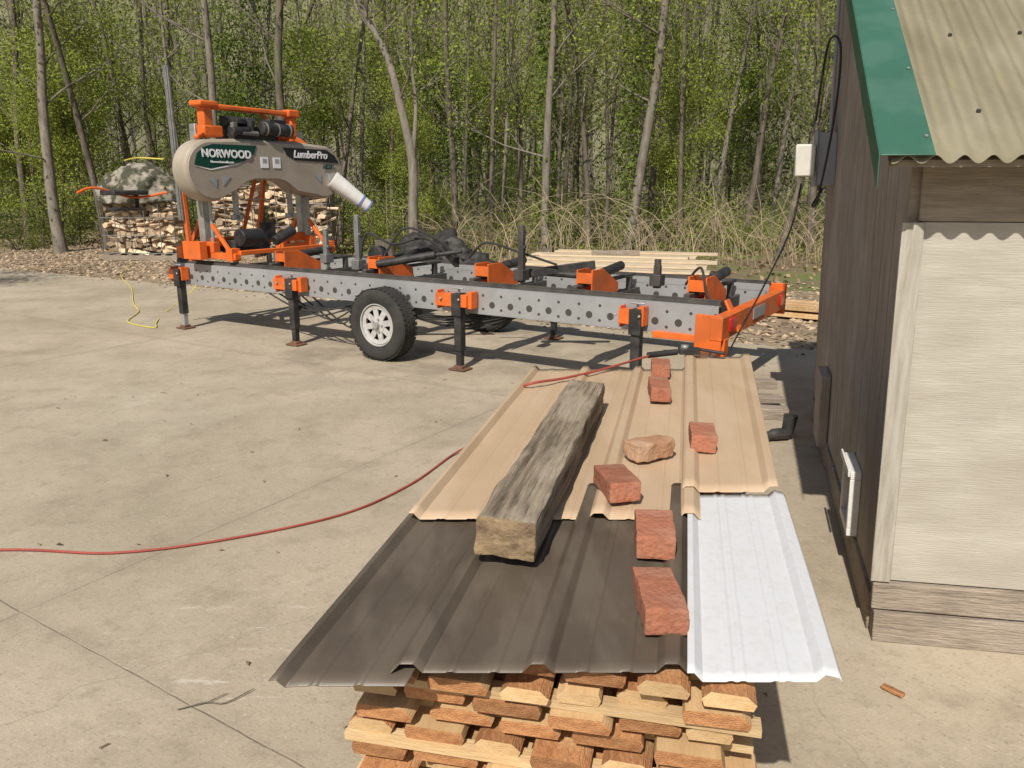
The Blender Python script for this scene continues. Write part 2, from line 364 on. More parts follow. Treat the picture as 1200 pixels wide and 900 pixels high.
# ------------------------------------------------------------------ ground
D=Vector((.847,-.532,0)); N=Vector((.532,.847,0))
def pq(p,q,z=0): v=D*p+N*q; return (v.x,v.y,z)
mb=MB()
nx,ny=90,90
def gz(x,y):
    q=x*.532+y*.847
    z=-.05
    if q>8.1: z+=min((q-8.1)*.02,.05)
    if y>24: z+=(y-24)*.03
    z+=.05*noise.noise(Vector((x*.3,y*.3,0)))*min(1,max(0,(q-9)/4))
    return z
vs=[];fs=[]
X=np.linspace(-90,90,nx); Y=np.concatenate([np.linspace(-30,5,8),np.linspace(6,40,60),np.linspace(43,120,22)])
for y in Y:
    for x in X: vs.append((x,y,gz(x,y)))
for j in range(len(Y)-1):
    for i in range(nx-1): fs.append((j*nx+i,j*nx+i+1,(j+1)*nx+i+1,(j+1)*nx+i))
mb.add(vs,fs)
g=mb.obj('ground',forestm); tag(g,kind='structure')
mb=MB(); vs=[];fs=[]
n1=70;n2=12
for j in range(n2):
    for i in range(n1):
        p=-34+i*.75; qend=13.2-.045*p+ .5*math.sin(p*.9)+.3*math.sin(p*2.3)
        q=7.9+(qend-7.9)*j/(n2-1); x,y,_=pq(p,q); vs.append((x,y,gz(x,y)+.012 if 0<j<n2-1 else gz(x,y)-.004 if j else -.03))
for j in range(n2-1):
    for i in range(n1-1): fs.append((j*n1+i,j*n1+i+1,(j+1)*n1+i+1,(j+1)*n1+i))
mb.add(vs,fs); g=mb.obj('gravel_path',gravelm); tag(g,kind='structure')
mb=MB(); mb.prism([pq(-32,-8,-.12),pq(16,-8,-.12),pq(16,8.1,-.12),pq(-9,8.1,-.12),pq(-32,7.2,-.12)],(0,0,.12))
g=mb.obj('concrete_pavement',concm,smooth=False); tag(g,kind='structure')
mb=MB(); vs=[];fs=[];nn=60
for j in range(24):
    for i in range(nn):
        x=-130+i*260/(nn-1); y=58+j*4; z=gz(x,58)+ (j*4)*.45*min(1,j/4+.3)+3*noise.noise(Vector((x*.05,y*.05,3)))*min(1,j/3)
        vs.append((x,y,z))
for j in range(23):
    for i in range(nn-1): fs.append((j*nn+i,j*nn+i+1,(j+1)*nn+i+1,(j+1)*nn+i))
mb.add(vs,fs); g=mb.obj('hill',hillm); tag(g,kind='structure')
mb=MB()
def stone(mb,x,y,z,r):
    ax=[Vector((r*random.uniform(.6,1.3),0,0)),Vector((0,r*random.uniform(.6,1.3),0)),Vector((0,0,r*random.uniform(.3,.7)))]
    Rm=Euler((random.uniform(-.4,.4),random.uniform(-.4,.4),random.uniform(0,6.28))).to_matrix(); c=Vector((x,y,z))
    P=[c+Rm@a for a in (ax[0],ax[1],-ax[0],-ax[1],ax[2],-ax[2])]
    mb.add(P,[(0,1,4),(1,2,4),(2,3,4),(3,0,4),(1,0,5),(2,1,5),(3,2,5),(0,3,5)])
for i in range(13000):
    p=random.uniform(-24,8); q0=8.08 if p>-9 else 8.08-(-9-p)*.039
    q=q0+abs(random.gauss(0,2.6)) if random.random()<.8 else random.uniform(8,14)
    if q>14.5: continue
    x,y,_=pq(p,q); stone(mb,x,y,gz(x,y)+.02,random.uniform(.018,.055))
for i in range(300):
    p=random.uniform(-18,5); q0=8.1 if p>-9 else 8.1-(-9-p)*.039; q=q0-abs(random.gauss(0,.25)); x,y,_=pq(p,q); stone(mb,x,y,.006,random.uniform(.008,.026))
g=mb.obj('gravel',rockm,smooth=False); tag(g,'brown and tan gravel chips beside the concrete','gravel',kind='stuff')
C=[]
for i in range(15000):
    x=random.uniform(-24,16); y=random.uniform(13,34); q=x*.532+y*.847
    if q<11.4: continue
    C.append((x,y,gz(x,y)+random.uniform(.01,.06)))
o=bpy.data.objects.new('fallen_leaves',leaves('fallen_leaves',C,.11,deadleaf,flat=0)); COL.objects.link(o); tag(o,'dry brown fallen leaves on the woodland floor','leaves',kind='stuff')
mb=MB()
for i in range(95):
    x=random.uniform(-3.5,1.0); y=random.uniform(1.6,7)
    s=random.uniform(.006,.022); a=random.uniform(0,6.28)
    if random.random()<.7:
        mb.add([(x+s*math.cos(a),y+s*math.sin(a),.006),(x-s*.4*math.sin(a),y+s*.4*math.cos(a),.014),(x-s*math.cos(a),y-s*math.sin(a),.005),(x+s*.4*math.sin(a),y-s*.4*math.cos(a),.012)],[(0,1,2,3)])
    else: mb.tube([(x,y,.006),(x+3*s*math.cos(a),y+3*s*math.sin(a),.008)],.0025,4)
o=mb.obj('leaf_debris',deadleaf); tag(o,'scattered dry leaf bits and twigs on concrete','debris',kind='stuff')
mb=MB()
mb.tube(smoothpts([(-1.06,2.10,.006),(-.98,2.13,.01),(-.92,2.13,.008),(-.85,2.2,.01)],4),[.002]*12+[.001],5)
mb.tube([(-.98,2.13,.009),(-.93,2.18,.008)],.0015,5)
tag(mb.obj('twig',bark),'thin dry twig lying on the concrete','twig')
mb=MB(); mb.box((1.25,2.19,.01),(.025,.07,.012),Euler((0,.1,.7)).to_matrix())
tag(mb.obj('wood_chip',wood_red,bevel=.003),'small reddish wood chip on the concrete','wood chip')

# ------------------------------------------------------------------ trees
def grow(seed,h,r0,bend=.5,limbs=9,start=.3,path=None,leafn=14,sz=.35):
    rnd=random.Random(seed); mb=MB(); leafc=[]
    if path is None:
        pts=[Vector((0,0,-.2))]; d=Vector((0,0,1)); n=9
        for i in range(n):
            d=(d+Vector((rnd.uniform(-1,1),rnd.uniform(-1,1),.35))*bend*.16).normalized(); pts.append(pts[-1]+d*h/n)
    else: pts=[Vector(p) for p in path]
    sp=smoothpts(pts,3); n=len(sp)
    rad=[r0*(1-.8*i/(n-1))*(1.35 if i==0 else 1.12 if i==1 else 1) for i in range(n)]
    mb.tube(sp,rad,9)
    def branch(p,d,L,r,lv):
        pts=[p]; k=4
        for i in range(k):
            d=(d+Vector((rnd.uniform(-1,1),rnd.uniform(-1,1),rnd.uniform(-.3,1.0)))*.26).normalized(); pts.append(pts[-1]+d*L/k)
        mb.tube(pts,[r*(1-.8*i/k) for i in range(k+1)],5 if lv==0 else 3,cap=False)
        if lv<2:
            for j in range(4 if lv==0 else 3):
                i=rnd.randint(1,k); dd=(d+Vector((rnd.uniform(-1,1),rnd.uniform(-1,1),rnd.uniform(-.3,.8)))*1.0).normalized()
                branch(pts[i],dd,L*rnd.uniform(.4,.65),r*.45,lv+1)
        if lv>=1:
            for i in range(1,k+1):
                for _ in range(leafn//3):
                    leafc.append(tuple(pts[i]+Vector((rnd.gauss(0,sz),rnd.gauss(0,sz),rnd.gauss(0,sz*.5)))))
    for i in range(limbs):
        t=start+(1-start)*rnd.random()**.9; idx=min(n-1,int(t*(n-1))); a=rnd.uniform(0,6.28)
        d=Vector((math.cos(a),math.sin(a),rnd.uniform(.3,1.3))).normalized()
        branch(sp[idx],d,h*rnd.uniform(.12,.22),max(.009,rad[idx]*.33),0)
    return mb,leafc
treev=[]
for k in range(6):
    mb,lc=grow(20+k,11+k*.5,.1,bend=.3+.06*k,limbs=13,start=.2,leafn=12,sz=.28)
    treev.append((mb.mesh('trunk',[bark if k%3 else barkl],ang=80),leaves('crown',lc,.075,leafm)))
sapv=[]
for k in range(5):
    mb,lc=grow(60+k,5.5,.03,bend=.6,limbs=12,start=.08,leafn=27,sz=.27)
    sapv.append((mb.mesh('trunk',[bark],ang=80),leaves('crown',lc,.07,leafm if k!=2 else leafd)))
def place(var,x,y,rz,sc,lean=(0,0),label='',group='',name='tree',thick=1,cat='tree'):
    e=empty(name,(x,y,gz(x,y)))
    e.rotation_euler=(Matrix.Rotation(lean[1],3,'Y')@Matrix.Rotation(lean[0],3,'X')@Matrix.Rotation(rz,3,'Z')).to_euler()
    e.scale=(sc*thick,sc*thick,sc)
    for nm,me in zip(('trunk','crown'),var):
        o=bpy.data.objects.new(nm,me); o.parent=e; COL.objects.link(o)
    tag(e,label,cat,group)
    return e
LT='slender bare-trunked woodland tree with sparse spring leaves'
hero=[(62,19,1.5,-.1),(25,22,1.1,0),(118,20,1.0,.03),(243,19,1.2,.02),(160,24,1,-.04),(200,23,.8,.03),(300,22,.9,.05),(335,18.5,1.2,-.05),(395,21,.8,.04),(420,24,.8,-.03),(530,18.5,.9,-.02),(575,20,.8,.04),
 (640,18,1.1,-.03),(612,23,.9,.02),(690,19,.7,0),(735,18.5,1.35,.01),(766,21,1.0,.03),(800,19,.7,-.05),(835,22,.9,.04),(872,19.5,.9,.06),(918,17.5,.7,.16),(905,21,.8,-.03),(955,18,.9,-.04),(1010,24,1.1,0),(1080,25,1.1,.03),(-60,24,1.3,0),(-130,25,1.1,.05),(1150,23,1,0),(90,26,.9,.02),(275,27,.9,-.02),(365,25,.9,0),(460,22,.7,.05),(505,25,.9,-.03),(555,27,.9,.02),(665,26,.9,.02),(715,24,.7,-.02),(785,27,.9,.02),(855,28,.9,-.02),(935,25,.8,.03),(220,21,.6,.0),(655,21,.6,.01),(710,20,.55,.03),(750,23,.6,-.03),(820,21,.55,.0),(890,23,.6,.04),(590,22,.6,-.02),(545,22,.55,.03),(40,25,.7,.03)]
for i,(Xp,t,th_,ln) in enumerate(hero):
    place(treev[(i*5)%6],(Xp-600)/900*t,t*1.03,random.uniform(0,6.28),1,(random.uniform(-.03,.03),ln),LT,'woodland trees behind the clearing','tree',th_)
for i in range(64):
    t=random.uniform(26,46); x=random.uniform(-.85,.8)*t
    place(random.choice(treev),x,t*1.03,random.uniform(0,6.28),random.uniform(.9,1.3),(random.uniform(-.05,.05),random.uniform(-.06,.06)),LT,'woodland trees behind the clearing','tree',random.uniform(.7,1.5))
mb,lc=grow(5,9,.125,limbs=12,start=.3,leafn=9,path=[(0,0,-.2),(-.05,0,1.0),(-.02,0,2.1),(-.25,0,3.3),(-.5,.1,4.2),(-1.0,.1,5.2),(-1.3,.2,6.6),(-1.5,.2,8.6)],sz=.3)
mb.tube(smoothpts([(-.02,0,2.2),(.08,0,3.2),(.0,.1,4.4),(.2,.1,6),(.3,.1,8)],4),[.05*(1-i/20) for i in range(17)],8)
e=empty('tree',(-2.02,16.4,gz(-2,16.4)))
o=bpy.data.objects.new('trunk',mb.mesh('trunk',[barkl],ang=80)); o.parent=e; COL.objects.link(o)
o=bpy.data.objects.new('crown',leaves('crown',lc,.08,leafm)); o.parent=e; COL.objects.link(o)
tag(e,'curved forked tree with grey bark at the edge of the gravel','tree','woodland trees behind the clearing')
# trees standing just beside the view whose crowns shade the edge of the slab
for (x,y,s) in ((-11.9,8.0,1.15),(-11.3,8.6,1.2),(-12.4,8.8,1.25),(-11.0,8.0,1.0),(-12.8,8.2,1.2)):
    place(sapv[int(s*100)%2],x,y,random.uniform(0,6.28),s,(0,0),'leafy tree beside the concrete casting shade on the gravel','shade trees beside the slab','tree')
for (Xp,t) in ((640,18),(735,18.5)):
    x0=(Xp-600)/900*t;y0=t*1.03
    C=[]
    for i in range(1500):
        a=random.uniform(0,6.28); z=random.uniform(.2,7); r=.14+abs(random.gauss(0,.08)); C.append((x0+r*math.cos(a),y0+r*math.sin(a),z))
    o=bpy.data.objects.new('ivy',leaves('ivy',C,.1,leafd)); COL.objects.link(o); tag(o,'dark green ivy climbing a tree trunk','ivy')
for i in range(64):
    t=random.uniform(18.5,31); x=random.uniform(-.78,.72)*t
    if x>-1 : t=max(16.5,t-1.5)
    place(random.choice(sapv),x,t*1.03+1.2,random.uniform(0,6.28),random.uniform(.7,1.3),(random.uniform(-.1,.1),random.uniform(-.1,.1)),'leafy young sapling with bright spring green leaves','saplings at the woodland edge','sapling')
def shrub(seed,h,nst,ln,mat,size):
    rnd=random.Random(seed); mb=MB(); C=[]
    for i in range(nst):
        a=rnd.uniform(0,6.28); s=rnd.uniform(.3,1.1); hh=h*rnd.uniform(.55,1)
        pts=[Vector((rnd.gauss(0,.1),rnd.gauss(0,.1),-.05))]
        d=Vector((math.cos(a)*s*.5,math.sin(a)*s*.5,1)).normalized()
        for k in range(6):
            d=(d+Vector((math.cos(a)*.12*s+rnd.uniform(-.15,.15),math.sin(a)*.12*s+rnd.uniform(-.15,.15),-.04))).normalized(); pts.append(pts[-1]+d*hh/6)
        mb.tube(pts,[.012*(1-.75*k/6) for k in range(7)],4,cap=False)
        for k in range(1,7):
            for _ in range(ln):
                C.append(tuple(pts[k]+Vector((rnd.gauss(0,.22),rnd.gauss(0,.22),rnd.gauss(0,.15)))))
    return mb.mesh('stem',[bark],ang=80),leaves('foliage',C,size,mat)
shv=[shrub(100+k,[2.0,2.8,2.4,1.6,3.2][k],14,18,leafm if k!=1 else leafd,.065) for k in range(5)]
for i in range(84):
    t=random.uniform(18.5,27); x=random.uniform(-.78,.72)*t
    if x>-1 : t=max(16.7,t-2)
    e=empty('shrub',(x,t*1.03+.8,gz(x,t*1.03)),(0,0,random.uniform(0,6.28))); s=random.uniform(.55,1.15); e.scale=(s,s,s*random.uniform(.8,1.1))
    for nm,me in zip(('stem','foliage'),random.choice(shv)):
        o=bpy.data.objects.new(nm,me); o.parent=e; COL.objects.link(o)
    tag(e,'bushy green shrub at the woodland edge','shrub','woodland undergrowth shrubs')
mb=MB()
for i in range(380):
    y=random.uniform(34,66); x=random.uniform(-1,1)*y*.95; z0=gz(x,y) if y<58 else gz(x,58)+(y-58)*.3; r=random.uniform(.05,.16); h=random.uniform(13,20); l=random.uniform(-.9,.9)
    mb.tube([(x,y,z0-.3),(x+l*.4,y,z0+h*.5),(x+l,y,z0+h)],[r,r*.75,r*.3],6,cap=False)
    for k in range(4):
        zz=random.uniform(2,h*.9); a=random.uniform(0,6.28); L=random.uniform(1,3)
        mb.tube([(x+l*zz/h,y,z0+zz),(x+l*zz/h+math.cos(a)*L*.5,y+math.sin(a)*L*.5,z0+zz+L*.5),(x+l*zz/h+math.cos(a)*L,y+math.sin(a)*L,z0+zz+L*.8)],[r*.3,r*.2,.01],3,cap=False)
o=mb.obj('distant_tree_trunks',barkl); tag(o,'mass of distant grey tree trunks in the woods','woods',kind='stuff')
nC=900; cen=np.stack([rng.uniform(-1,1,nC),rng.uniform(30,64,nC),rng.uniform(0,1,nC)**1.5*16],axis=1); cen[:,0]*=cen[:,1]*.95
pts=[]
for c in cen:
    k=int(rng.uniform(50,110)); s=rng.uniform(.6,1.6)
    pts.append(c+rng.normal(size=(k,3))*np.array([s,s,s*.5]))
pts=np.concatenate(pts); pts[:,2]=np.abs(pts[:,2])+ (pts[:,1]-24)*.03
o=bpy.data.objects.new('distant_foliage',leaves('distant_foliage',pts,.17,leaff)); COL.objects.link(o); tag(o,'mass of distant spring foliage in the woods','woods',kind='stuff')
nC=600; cen=np.stack([rng.uniform(-18,14,nC),rng.uniform(17,27,nC),np.zeros(nC)],axis=1)
pts=[]
for c in cen:
    if c[0]*.532+c[1]*.847<12.8: continue
    k=int(rng.uniform(15,50)); s=rng.uniform(.15,.4); p=c+rng.normal(size=(k,3))*np.array([s,s,.18]); p[:,2]=np.abs(p[:,2]); pts.append(p)
o=bpy.data.objects.new('ground_cover_plants',leaves('ground_cover_plants',np.concatenate(pts),.07,leafm)); COL.objects.link(o); tag(o,'low green ground cover plants at woodland edge','plants',kind='stuff')
mb=MB()
for i in range(420):
    x=random.uniform(-1.5,7.5) if i<360 else random.uniform(-8,-2); y=random.uniform(15.8,19.5); 
    if x<-1.5: y+=3
    a=random.uniform(0,6.28); h=random.uniform(.5,1.8)*(1 if random.random()<.7 else 1.35); s=random.uniform(.3,1.3)
    z0=gz(x,y); pts=[Vector((x,y,z0+h*t*(1-.3*t*t*s)))+Vector((math.cos(a),math.sin(a),0))*s*h*t*t*.9 for t in (0,.3,.55,.8,1)]
    mb.tube(pts,[.007,.006,.005,.004,.002],3,cap=False)
    for _ in range(2):
        p=pts[random.choice((1,2,3))]; mb.tube([p,p+Vector((random.uniform(-.5,.5),random.uniform(-.2,.2),random.uniform(.0,.5)))],[.004,.002],3,cap=False)
o=mb.obj('dry_brush',drygrass); tag(o,'tangle of dry tan bramble stems and tall dead grass','brush',kind='stuff')

# ------------------------------------------------------------------ portable sawmill
mill=empty('portable_sawmill',(-.479,6.77,0),(0,0,math.atan2(-.532,.847)))
tag(mill,'orange and grey trailer mounted portable band sawmill on black legs','sawmill')
X0,X1=-4.2,2.3
for ly,nm in ((.15,'rail'),(1.60,'rail')):
    s=1 if ly<1 else -1
    mb=MB()
    mb.box(((X0+X1)/2,ly-.03,.63),(X1-X0,.006,.23))
    mb.box(((X0+X1)/2,ly,.7475),(X1-X0,.066,.006)); mb.box(((X0+X1)/2,ly,.513),(X1-X0,.066,.006))
    if s<0: mb.box(((X0+X1)/2,ly-.034,.735),(X1-X0,.004,.06))
    o=mb.obj(nm,railm,mill)
    mb=MB(); mb.box(((X0+X1)/2,ly+.02,.764),(X1-X0,.04,.024)); mb.box(((X0+X1)/2,ly+.02,.784),(X1-X0,.012,.016))
    mb.obj('track',darksteel,mill,bevel=.002)
for lx in (-4.05,-2.7,-1.34,-.03,1.02,2.0):
    mb=MB(); mb.box((lx,.875,.60),(.09,1.38,.12)); mb.box((lx,.875,.79),(.05,1.25,.03)); 
    for yy in (.35,.875,1.4): mb.box((lx,yy,.715),(.05,.05,.13))
    mb.obj('cross_member',darksteel,mill,bevel=.005)
for lx in (-2.7,-1.34,-.03,1.02,2.0):
    mb=MB(); yy=.42
    pr=[(lx-.03,yy-.07,.70),(lx-.03,yy+.46,.70),(lx-.03,yy+.46,.78),(lx-.03,yy+.14,.93),(lx-.03,yy-.07,.93)]
    mb.prism(pr,(.012,0,0)); mb.prism([(p[0]+.14,p[1],p[2]) for p in pr],(.012,0,0))
    mb.box((lx+.045,yy+.25,.73),(.14,.3,.012)); mb.box((lx+.045,yy-.06,.86),(.14,.015,.09))
    mb.obj('bunk_plate',orange,mill,bevel=.003)
    mb=MB(); mb.cyl((lx+.05,.62,.87),(lx+.05,1.08,.91),.042,n=18); mb.cyl((lx+.05,.58,.867),(lx+.05,1.12,.914),.018,n=10)
    mb.obj('log_roller',black,mill)
for ly in (0.02,1.76):
    for lx in (-3.97,-2.12,0,1.7):
        leg=MB(); s=1 if ly<1 else -1
        leg.box((lx,ly,.44),(.075,.075,.52),mi=0); leg.box((lx,ly,.14),(.055,.055,.26),mi=1 if lx<-3.5 else 0)
        leg.box((lx,ly,.012),(.17,.15,.012),mi=2); leg.box((lx,ly,.03),(.09,.08,.03),mi=2)
        leg.cyl((lx,ly,.70),(lx,ly,.75),.012,n=8,mi=1); leg.cyl((lx-.05,ly-.03*s,.745),(lx+.07,ly-.03*s,.745),.008,n=8,mi=1)
        leg.obj('leg',[black,galv,rusty],mill,bevel=.004)
        b=MB(); wid=.34 if lx>-3.5 and lx<1.5 else .16
        b.box((lx-.06,ly+.005*s,.635),(wid,.11,.11)); b.box((lx+wid/2-.05,ly+.03*s,.64),(.05,.10,.15)); b.box((lx-.06-wid/2,ly+.03*s,.63),(.012,.1,.17))
        b.box((lx,ly-.052*s,.60),(.1,.012,.2),mi=2)
        for bx in (-.1,.1): b.cyl((lx-.06+bx,ly-.06*s,.65),(lx-.06+bx,ly-.075*s,.65),.012,n=6,mi=1)
        b.obj('leg_bracket',[orange,steel,black],mill,bevel=.004)
def wheel(cy,s):
    wl=empty('wheel',(-.884,cy,.345)); wl.parent=mill
    mb=MB(); prof=[(.2,-.085),(.235,-.1),(.28,-.105),(.318,-.098),(.338,-.08),(.345,-.05),(.346,0),(.345,.05),(.338,.08),(.318,.098),(.28,.105),(.235,.1),(.2,.085)]
    mb.lathe(prof,(0,0,0),n=56)
    for i in range(44):
        a=2*math.pi*i/44
        for yy in (-.07,-.02,.035,.075):
            aa=a+(.07 if yy in(-.02,.075) else 0); Rm=Matrix.Rotation(-aa,3,'Y')
            mb.box((.344*math.cos(aa),yy,.344*math.sin(aa)),(.007,.036,.034),Rm)
    mb.obj('tyre',rubber,wl)
    mb=MB(); 
    mb.lathe([(.203,-.09*s),(.203,.09),(.19,.085),(.188,-.06*s),(.195,-.09*s)],(0,0,0),n=48)
    mb.lathe([(.188,-.055*s),(.185,-.075*s),(.15,-.068*s),(.15,-.05*s)],(0,0,0),n=40)
    for i in range(8):
        a=2*math.pi*i/8+.2; Rm=Matrix.Rotation(-a,3,'Y')
        mb.box((.115*math.cos(a),-.06*s,.115*math.sin(a)),(.1,.012,.056),Rm)
    mb.lathe([(.0001,-.05*s),(.078,-.05*s),(.078,-.07*s),(.045,-.075*s),(.0001,-.075*s)],(0,0,0),n=32,closed=False)
    for i in range(5):
        a=2*math.pi*i/5; mb.cyl((.058*math.cos(a),-.07*s,.058*math.sin(a)),(.058*math.cos(a),-.09*s,.058*math.sin(a)),.009,n=6,mi=1)
    mb.cyl((0,-.07*s,0),(0,-.11*s,0),.03,n=16,mi=1)
    mb.lathe([(.0001,-.02*s),(.186,-.02*s)],(0,0,0),n=30,closed=False,mi=2)
    mb.obj('rim',[rimm,steel,black],wl)
wheel(-.01,1); wheel(1.78,-1)
mb=MB(); mb.box((-.884,.885,.4),(.07,1.55,.07)); mb.box((-.884,.2,.46),(.5,.05,.04)); mb.box((-.884,1.57,.46),(.5,.05,.04)); mb.obj('axle',darksteel,mill,bevel=.005)
mb=MB(); mb.box((2.36,.82,.62),(.09,1.86,.17)); mb.box((2.3,-.1,.58),(.2,.012,.28)); mb.box((2.3,1.76,.62),(.22,.012,.28))
mb.beam((2.3,.1,.5),(1.8,.1,.5),.05,.05); mb.beam((2.3,.3,.78),(2.42,.3,.55),.1,.02)
mb.box((2.38,.0,.44),(.06,.1,.2))
mb.obj('end_crossbar',orange,mill,bevel=.006)
for yy in (.12,1.6):
    m=MB(); m.box((2.41,yy,.63),(.02,.15,.1)); m.obj('tail_lamp',redlamp,mill,bevel=.008)
m=MB(); m.box((2.4105,.85,.63),(.006,.34,.09)); m.obj('licence_bracket',galv,mill)
for lx,ly,zt_ in ((-1.68,.55,1.28),(.28,.62,1.22),(-2.5,.9,1.1),(1.5,.9,.95)):
    m=MB(); m.box((lx,ly,(zt_+.75)/2),(.06,.05,zt_-.75)); m.box((lx,ly,.82),(.1,.12,.1)); m.cyl((lx,ly,zt_-.02),(lx,ly,zt_+.05),.03,n=12); m.cyl((lx-.04,ly,zt_-.15),(lx+.04,ly,zt_-.15),.02,n=8)
    m.obj('log_stop',darksteel if lx>-1 else dullsteel,mill,bevel=.005)
m=MB(); m.beam((-1.5,.45,.78),(-.95,1.05,1.0),.06,.12); m.beam((-.95,1.05,1.0),(-.55,.75,.88),.05,.1); m.cyl((-1.25,.35,.86),(-.7,.6,.96),.04,n=14); m.cyl((-.7,.6,.96),(-.45,.7,1.0),.02,n=10)
m.cyl((-.95,1.05,.96),(-.95,1.05,1.06),.06,n=14)
m.lathe([(.0001,-.05),(.1,-.05),(.1,.05),(.0001,.05)],(-1.45,.6,.92),n=20,closed=False)
m.obj('log_turner',black,mill,bevel=.006)
m=MB(); m.beam((.15,.8,.8),(.8,1.1,.9),.05,.08); m.cyl((.2,.9,.82),(.7,1.0,.8),.03,n=12); m.obj('log_clamp',black,mill,bevel=.006)
for k in range(5):
    m=MB()
    pts=[Vector((-2.6+k*.1,.12+.05*k,.5)),Vector((-2.0+k*.15,.1,.36-.03*k)),Vector((-1.3,.25,.46)),Vector((-.5+k*.1,.2,.42-.02*k)),Vector((.6,.3,.55))]
    m.tube(smoothpts(pts,8),.009,6)
    m.obj('hydraulic_hose',rubber,mill)
for pts,r in (([(-1.6,.5,.9),(-1.5,.5,1.15),(-1.2,.55,1.05),(-1.0,.8,1.1),(-.8,.9,.95)],.013),([(1.9,.5,.85),(2.05,.4,1.0),(2.15,.3,.8),(2.3,.2,.7)],.01),([(-.3,.6,.95),(-.1,.6,1.1),(.2,.7,1.02),(.5,.9,.9)],.011),([(-1.3,.5,.9),(-1.1,.6,1.2),(-.8,.7,1.12),(-.5,.8,.9)],.012)):
    m=MB(); m.tube(smoothpts(pts,8),r,8); m.obj('hydraulic_hose',rubber,mill)
m=MB()
for ly in (.16,1.61):
    m.box((-3.6,ly,.86),(1.0,.08,.07)); m.box((-3.6,ly,.95),(.3,.09,.12)); 
    m.beam((-3.95,ly,.88),(-3.62,ly,1.35),.045,.05); m.beam((-3.2,ly,.88),(-3.5,ly,1.2),.04,.04)
    m.box((-3.18,ly,.88),(.1,.12,.14)); m.box((-4.05,ly,.88),(.1,.12,.14))
m.box((-3.6,.88,1.0),(.1,1.4,.1)); m.box((-3.1,.88,.9),(.05,1.4,.05))
m.beam((-3.7,.0,.8),(-3.7,-.04,1.9),.05,.045); m.beam((-3.75,.75,1.0),(-3.6,.95,1.85),.045,.045); m.beam((-3.75,1.0,1.0),(-3.65,1.1,1.85),.045,.045)
m.box((-3.65,.02,.92),(.3,.1,.2))
m.obj('carriage_frame',orange,mill,bevel=.006)
for ly in (.16,1.61):
    m=MB(); m.box((-3.62,ly,1.6),(.1,.1,1.35)); m.obj('mast',steel,mill,bevel=.006)
    m=MB(); m.cyl((-3.5,ly,.95),(-3.5,ly,2.0),.018,n=10); m.obj('lift_screw',steel,mill)
m=MB(); m.box((-3.72,-.06,2.05),(.045,.05,1.6)); m.box((-3.69,-.06,2.05),(.02,.025,1.6)); m.obj('tall_mast',dullsteel,mill,bevel=.004)
m=MB(); m.box((-3.55,.6,.95),(.35,.5,.14)); m.cyl((-3.3,.35,1.05),(-3.3,.65,1.05),.1,n=18); m.cyl((-3.35,.9,.98),(-3.35,1.2,1.1),.06,n=14); m.box((-3.45,.9,1.1),(.1,.16,.2)); m.obj('feed_motor',black,mill,bevel=.01)
def arc(cx,cz,r,a0,a1,n=14): return [(cx+r*math.cos(R(a0+(a1-a0)*i/n)),cz+r*math.sin(R(a0+(a1-a0)*i/n))) for i in range(n+1)]
out=arc(.08,1.78,.325,100,282)+[(.36,1.56),(.52,1.66),(.64,1.69),(.98,1.69),(1.1,1.66),(1.27,1.54)]+arc(1.72,1.79,.325,-112,75)+[(1.3,2.13),(.5,2.13)]
head=empty('saw_head',(0,0,0)); head.parent=mill
fx=-3.3
m=MB(); m.prism([(fx-.26,a,b) for a,b in out],(.26,0,0)); m.obj('shell',shellmat,head,bevel=.04)
inn=[(a*.985+.014,1.79+(b-1.79)*.92) for a,b in out]
m=MB(); m.prism([(fx+.002,a,b) for a,b in inn],(.014,0,0)); m.obj('cover_panel',shellmat,head,bevel=.012)
fx2=fx+.018
m=MB(); m.prism([(fx2,a,b) for a,b in [(-.15,1.84),(-.11,1.95),(-.02,2.02),(.1,2.055),(.68,2.06),(.64,1.97),(.5,1.89),(.25,1.84),(.05,1.80)]],(.004,0,0)); m.obj('green_decal',greenmat,head)
m=MB(); m.prism([(fx2,a,b) for a,b in [(-.15,1.825),(.05,1.785),(.25,1.82),(.45,1.86),(.25,1.832),(.05,1.798)]],(.003,0,0)); m.obj('white_stripe',textw,head)
m=MB(); m.prism([(fx2,a,b) for a,b in [(1.07,2.055),(1.76,2.055),(1.9,1.99),(1.97,1.9),(1.24,1.92),(1.12,1.97)]],(.004,0,0)); m.obj('black_decal',blackdec,head)
for cy,cz,sg in ((.06,1.65,1),(.24,1.67,-1),(1.6,1.7,1),(1.82,1.72,-1)):
    m=MB(); s=.055*sg; m.prism([(fx2,cy-s,cz+.045),(fx2,cy+s,cz+.055),(fx2,cy+s*.8,cz-.045)],(.004,0,0)); m.obj('access_slot',greybox,head)
for cy in (.78,.96):
    m=MB(); m.box((fx2+.002,cy,1.88),(.004,.11,.12)); m.obj('warning_label',textw,head)
    m=MB(); m.box((fx2+.005,cy,1.90),(.003,.06,.045)); m.obj('label_symbol',greybox,head)
def text(s,yc,zc,size,mat,name,shear=0,off=.004,stretch=1):
    cu=bpy.data.curves.new(name,'FONT'); cu.body=s; cu.size=size; cu.align_x='CENTER'; cu.align_y='CENTER'; cu.extrude=.002; cu.offset=off; cu.shear=shear
    t=bpy.data.objects.new(name,cu); COL.objects.link(t); bpy.context.view_layer.update()
    me=bpy.data.meshes.new_from_object(t.evaluated_get(bpy.context.evaluated_depsgraph_get())); bpy.data.objects.remove(t)
    me.materials.clear(); me.materials.append(mat)
    o=bpy.data.objects.new(name,me); COL.objects.link(o); o.parent=head
    o.matrix_local=Matrix(((0,0,1,fx2+.008),(stretch,0,0,yc),(0,1,0,zc),(0,0,0,1)))
